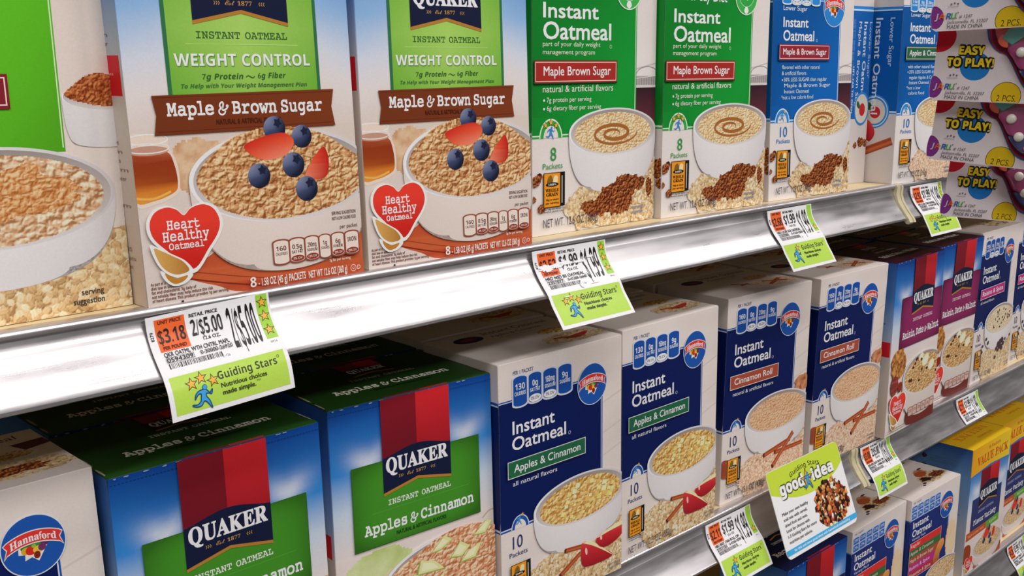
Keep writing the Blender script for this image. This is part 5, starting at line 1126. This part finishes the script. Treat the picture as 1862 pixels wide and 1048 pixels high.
# ------------------------------------------------------------------ green and white shelf sign
def sign():
    W, H = 126.0, 80.4; o = thing('shelf_sign', 'white and lime green card sign picturing trail mix, clipped to the middle shelf', 'sign', (.858, -.049, Z2-.0476))
    dy, dz = .029/.0804, .075/.0804
    def fm(u, v, l): return np.stack([u*mm, v*mm*dy-l*dz, v*mm*dz+l*dy], 1)
    r = 6.0; pts = []
    for cx, cy, a in ((W-r, H-r, 0), (r, H-r, 90), (r, r, 180), (W-r, r, 270)): pts += [(cx+r*math.cos(math.radians(a+t)), cy+r*math.sin(math.radians(a+t))) for t in np.linspace(0, 90, 9)]
    pts = np.array(pts); n = len(pts); tr = np.array(tessellate_polygon([[Vector((a, b, 0)) for a, b in pts]]))
    V = np.concatenate([fm(pts[:, 0], pts[:, 1], np.zeros(n)), fm(pts[:, 0], pts[:, 1], np.full(n, -.0006))])
    put('card', raw_mesh('card', V, np.concatenate([tr, tr[:, ::-1]+n]), [(i, (i+1) % n, (i+1) % n+n, i+n) for i in range(n)], np.broadcast_to(K('#e4dedc'), (2*n, 3))), PAPER, o)
    P = Panel(None, W, H, fm); P.D = Design(W, 1, H); A = P.part('header', 'lime green header with white lettering and an orange star')
    top = [p for p in pts if p[1] > H-r-.01]
    low = catmull([(0, 60), (16, 54.5), (40, 48), (66, 46), (90, 48.5), (112, 54), (126, 60.5)], 8)
    A.poly(np.concatenate([np.array(top), low]), '#b4c83a')
    def arc(Pt): x = (Pt[:, 0]-62)/34; return np.stack([Pt[:, 0], Pt[:, 1]-6.2*x**2], 1)
    A.text('Guiding Stars', 36, 70.5, '#3a421a', 'B', w=52, h=4.4, warp=arc)
    for st_, wd, c in ((.11, 0, '#4a5220'), (.03, 0, '#ece8e4')):
        A.text('good', 14.5, 55.5, c, 'B', w=41, h=10.4, bold=st_, lay=A.l+(0 if st_ > .1 else 10)); A.text('idea', 70, 55.5, c, 'B', w=38.5, h=10.4, bold=st_, lay=A.l+(0 if st_ > .1 else 10))
    A.l += 15; star(A, 61.5, 59, 10.5, '#eaa030', '#7a5a1c', lw=.1); runner(A, 62, 58, 15.5, '#3f8fc8', '#2a5070')
    P.part('trail_mix_picture', 'printed picture of mixed nuts and dried fruit'); A = P.cur[2]
    cs = [K(c) for c in ('#2c1612', '#a8562c', '#cf7c3a', '#bd3a22', '#e6d0a4', '#5a2418', '#dba05a', '#22120f', '#b8642e', '#efe4d0', '#3a1c14', '#c98a4a')]
    def mix(u, v):
        r = np.random.RandomState(7); c = np.tile(K('#24120e'), (len(u), 1))
        for _ in range(420):
            cx, cy, a, p = r.uniform(u.min(), u.max()), r.uniform(v.min(), v.max()), r.uniform(0, 3.14), r.uniform(1.5, 3.6); q = p*r.uniform(.45, .85)
            dx, dy = u-cx, v-cy; ex, ey = (dx*math.cos(a)+dy*math.sin(a))/p, (dy*math.cos(a)-dx*math.sin(a))/q; rho = ex*ex+ey*ey; m = rho < 1
            c[m] = cs[r.randint(12)]*np.clip(1.0-.55*rho[m]**2+.35*(dy[m]-dx[m]*.5)/p, .25, 1.35)[:, None]
        return np.clip(c, .004, .9)
    A.field(blob(91, 29.5, 28, 22.5, 3, .30, 70, 5), mix, .4)
    P.part('advice_text', 'grey printed advice text'); A = P.cur[2]
    for k, t in enumerate(('Make your own healthy', 'trail mix with cereal,', 'dried fruit and nuts.', 'Look for choices with', '1-3 Guiding Stars for more', 'nutrition per calorie.')): A.text(t, 8.5, 38.5-k*5.1, '#55524e', 'g', w=(44, 40, 38, 39, 49, 39)[k], h=2.7, bold=.014)
    P.part('footer_strip', 'bright blue footer strip'); A = P.cur[2]; A.rect(0.4, 3.6, W-.4, 8.6, '#3aa0d2'); A.text('for this and more good ideas visit hannaford.com/healthy', 12, 5.0, '#e6f0f4', 'B', w=100, h=2.1)
    P.flush()
    for nme, me, lb, un in P.D.parts: put(nme, me, PAPER, o, lb)
sign()

# ------------------------------------------------------------------ carded toys on a hanging strip
M_BLUE = solid('blue_plastic', '#2a5aa8', .3, coat=.3); M_PUR = solid('purple_plastic', '#8a2a5c', .28, coat=.5); M_NVY = solid('navy_plastic', '#2a3266', .28, coat=.5)
M_TEAL = solid('teal_plastic', '#3f8a80', .28, coat=.5); M_ORG = solid('orange_plastic', '#d8502a', .28, coat=.5); M_WHT = solid('white_plastic', '#d4d0c4', .25, coat=.5); M_RED = solid('red_plastic', '#a8242c', .3, coat=.4)
M_STRIP = solid('clear_grey_strip', '#b8b2b0', .3)
mc, nt_, pc = nodes('clear_blister')
pc.inputs['Base Color'].default_value = (.9, .9, .92, 1); pc.inputs['Roughness'].default_value = .06; pc.inputs['Alpha'].default_value = .05; pc.inputs['Specular IOR Level'].default_value = .8
TH = math.atan2(-.86106, .50850)
dd = Vector((.86106, .50850, -.026))
DIST = 0.62
hv = None
def toy_axes():
    d = (fw*1.0+r2*((1780-931)/F)-u2*((200-524)/F)); d.normalize(); P0 = CAM+d*DIST
    h = Vector((d.x, d.y, 0)).normalized(); return P0, h, Vector((h.y, -h.x, 0))
P0, hv, e1 = toy_axes(); TH = math.atan2(e1.y, e1.x)
def prism(poly, z0, z1, fmap, bevel=.0):
    p = np.asarray(poly, float); n = len(p); c = p.mean(0); q = c+(p-c)*(1-bevel); tr = np.array(tessellate_polygon([[Vector((a, b, 0)) for a, b in p]]))
    V = np.concatenate([fmap(p[:, 0], p[:, 1], np.full(n, z0)), fmap(p[:, 0], p[:, 1], np.full(n, z1-(z1-z0)*.3)), fmap(q[:, 0], q[:, 1], np.full(n, z1))])
    Q = [(k*n+i, k*n+(i+1) % n, (k+1)*n+(i+1) % n, (k+1)*n+i) for k in range(2) for i in range(n)]
    return V, np.concatenate([tr[:, ::-1], tr+2*n]), Q
def toy(bx, bz, ang, depth, dx, label, yaw=0):
    o = thing('carded_toy', label, 'toy', tuple(P0+hv*depth+e1*bx*mm+Vector((0, 0, bz*mm))), TH+math.radians(yaw), 'carded toys on the hanging strip')
    W, H = 92.0, 58.0; ca, sa = math.cos(math.radians(ang)), math.sin(math.radians(ang))
    def fm(u, v, l): return np.stack([(u*ca-v*sa)*mm, -l, (u*sa+v*ca)*mm], 1)
    lobe = [(-.2+6.3*0-1.3*1.0, y) for y in ()]
    outl = [(W, 0), (W, H), (0, H), (0, 13.0)]+[( -1.4*math.sin(t), 6.8+6.2*math.cos(t)) for t in np.linspace(.25, math.pi-.5, 10)]+[(1.2, 0)]
    V, T, Q = prism(outl, -.0006, 0, fm); put('backing_card', raw_mesh('card', V, T, Q, np.broadcast_to(K('#cfc4c6'), (len(V), 3))), CARDM, o)
    D = Design(W, 1, H); P = Panel(D, W, H, fm); A = P.part('card_print', 'printed dots and lettering')
    A.lo = -1.6; tt = np.linspace(.25, math.pi-.5, 14)
    clipx = lambda p: np.stack([np.maximum(p[:, 0], .0), np.clip(p[:, 1], .3, H-.3)], 1)
    A.poly(clipx(ell(1.0, 33.5, 8.3, 8.3)), '#b81c2a'); A.ellipse(20, 18.4, 7.4, 7.4, '#1f6fb4')
    pr = ell(-1.4, 6.8, 6.3, 6.3, 0, 24, -62, 74); lb = np.stack([-1.25*np.sin(tt), 6.8+6.0*np.cos(tt)], 1); A.poly(np.concatenate([pr, lb]), '#74307a'); A.stroke(ell(-1.4, 6.8, 6.3, 6.3, 0, 24, -55, 70), .25, '#4a1c4e')
    A.poly(clipx(ell(36.6, 3.6, 7.3, 7.3)), '#4a4214'); A.poly(clipx(ell(36.6, 3.6, 7.0, 7.0)), '#c9a81c')
    A.text('2 PCS.', 32.0, .9, '#38300e', 'g', w=9.4, h=3.1, shear=.12)
    for t, x, y, ww in (('EASY', 11.2, 24.4, 13), ('TO PLAY!', 5.8, 18.2, 23.4)):
        A.text(t, x, y, '#1e1a18', 'B', w=ww, h=4.3, bold=.16); A.text(t, x+.1, y+.05, '#d8bc24', 'B', w=ww-.3, h=4.2, bold=.03)
    for t, x, c in (('J', .6, '#b8a8c0'), ('A', 2.4, '#cf5a2a'), ('-', 4.75, '#cf8a2a'), ('R', 6.0, '#2c5aa0'), ('U', 8.2, '#4a9a3c')): A.text(t, x, 6.0 if t != '-' else 7, c, 'B', h=3.0 if t != '-' else None, w=None if t != '-' else 1.1, shear=.18)
    A.text('.', 10.6, 6.0, '#8a3a8a', 'B', w=.6); A.ellipse(11.8, 9, .3, .3, '#4a4448', n=10)
    A.text('# 1247', 12.3, 6.2, '#4a4448', 'g', w=6.4, h=1.6, shear=.2); A.text('Jacksonville, FL 32207', 6.5, 3.6, '#4a4448', 'g', w=19.6, h=1.6, shear=.2); A.text('MADE IN CHINA', 6.6, 1.1, '#3a3438', 'g', w=17, h=1.8, shear=.15)
    for k in range(3): A.text('★', 8.0+k*1.6, 13.1+(.4 if k == 1 else 0), '#4a4a58', 'g', w=1.3) if ('g', '★') in GL else A.poly(star_pts(8.4+k*1.6, 13.4+(.4 if k == 1 else 0), .75, 90, .35), '#4a4a58')
    A.rect(6.6, 12.0, 12, 12.2, '#8a8488')
    bl = catmull(np.array([(21, 44), (21.5, 34), (24.4, 28.6), (28, 25.8), (31.1, 24.6), (34, 20.8), (38, 13.6), (41, 9.0), (44, 6.4), (48.4, 4.8), (60, 2.4), (78, 4), (84, 20), (80, 44), (60, 52), (30, 52)])+(dx, 0), 5, True)
    A.poly(bl, '#22508e'); c = bl.mean(0); i1 = c+(bl-c)*.955; A.poly(i1, '#9a2430'); i2 = c+(bl-c)*.90; A.poly(i2, '#6a2038')
    P.flush()
    for nme, me, lb, un in D.parts: put(nme, me, CARDM, o, lb)
    def pc_(name, poly, z0, z1, mat, lb=None, bev=.08):
        V, T, Q = prism(np.array(poly, float)+(dx, 0), z0*mm, z1*mm, fm, bev); return put(name, raw_mesh(name, V, T, Q), mat, o, lb)
    pc_('inner_tray', catmull([(25, 40), (26.5, 32), (30, 29), (33, 27.6), (36.6, 23.4), (44, 11), (50, 8), (62, 6), (76, 8), (80, 24), (76, 42), (58, 49), (34, 48)], 4, True), .8, 1.6, M_RED)
    pc_('teal_clapper', [(28.5, 33), (31, 38), (43, 39), (39, 34), (33.4, 29.5)], 1.6, 4.4, M_TEAL, 'teal plastic piece')
    pc_('orange_clapper', catmull([(26.4, 32), (28.4, 29), (31.6, 28.4), (31, 32), (28.6, 35)], 4, True), 1.6, 3.6, M_ORG, 'orange plastic piece')
    pu = pc_('purple_clapper', catmull([(31.6, 27.6), (36, 31), (48, 33.4), (60, 31), (52, 22), (44, 17), (38.6, 17.6), (34.6, 23)], 4, True), 1.6, 5.2, M_PUR, 'purple plastic piece')
    na = pc_('navy_clapper', catmull([(38.2, 17), (44, 16.4), (52, 21.4), (62, 22), (62, 10), (50, 8.6), (44, 10.2)], 4, True), 1.6, 4.6, M_NVY, 'navy plastic piece')
    pc_('orange_clapper', catmull([(47, 12.5), (58, 15), (64, 10), (56, 7.6), (49, 9)], 4, True), 4.6, 5.6, M_ORG, 'orange plastic piece')
    for x, y, z, par in ((38.2, 26.2, 5.2, pu), (43.4, 17.2, 4.6, na), (52, 29, 5.2, pu), (57, 18, 4.6, na)):
        n = 20; V, T, Q = [], [], []
        for k, (rr, hh) in enumerate(((2.6, 0), (2.5, 1.1), (1.9, 1.9), (1.0, 2.25), (.001, 2.35))):
            e = ell(x+dx, y, rr, rr, 0, n); V.append(fm(e[:, 0], e[:, 1], np.full(n, (z+hh)*mm)))
        Q = [(k*n+i, k*n+(i+1) % n, (k+1)*n+(i+1) % n, (k+1)*n+i) for k in range(4) for i in range(n)]
        me = raw_mesh('button', np.concatenate(V), [], Q); me.polygons.foreach_set('use_smooth', [True]*len(me.polygons)); put('button', me, M_WHT, par, 'white domed button')
    e = catmull([(24.6, 42), (25.6, 33), (29, 29), (33, 27), (37, 22.6), (44.4, 10.2), (50, 7.4), (62, 5.4), (77, 7.4), (81, 24), (77, 43), (58, 50), (33, 49)], 4, True)+np.array((dx, 0)); n = len(e); c = e.mean(0); V = []
    for rr, hh in ((1.0, .4), (.985, 6), (.955, 8), (.90, 8.8), (.5, 9.2), (.001, 9.3)): q = c+(e-c)*rr; V.append(fm(q[:, 0], q[:, 1], np.full(n, hh*mm)))
    Q = [(k*n+i, k*n+(i+1) % n, (k+1)*n+(i+1) % n, (k+1)*n+i) for k in range(5) for i in range(n)]
    me = raw_mesh('blister', np.concatenate(V), [], Q); me.polygons.foreach_set('use_smooth', [True]*len(me.polygons)); put('clear_blister', me, mc, o, 'clear plastic bubble')
toy(-25.3, 40.1, 2.5, -.004, 0, 'topmost carded toy on the hanging strip, cut off by the top frame edge')
toy(-24.3, 4.6, -1.75, .008, 3, 'second carded toy from the top of the hanging strip')
toy(-24.1, -27.8, -5.0, .020, 0, 'third carded toy from the top of the hanging strip')
toy(-14.9, -61.2, -5.0, .034, 0, 'lowest carded toy on the hanging strip, over the short price tag', 26)
st = thing('hanging_strip', 'narrow plastic strip holding the carded toys in front of the shelves', 'hanging strip', tuple(P0+hv*.085), TH)
def fms(u, v, l): return np.stack([u*mm, -l, v*mm], 1)
V, T, Q = prism([(14, -40), (34, -40), (34, 330), (14, 330)], -.0008, 0, fms); put('strip_band', raw_mesh('strip', V, T, Q), M_STRIP, st)
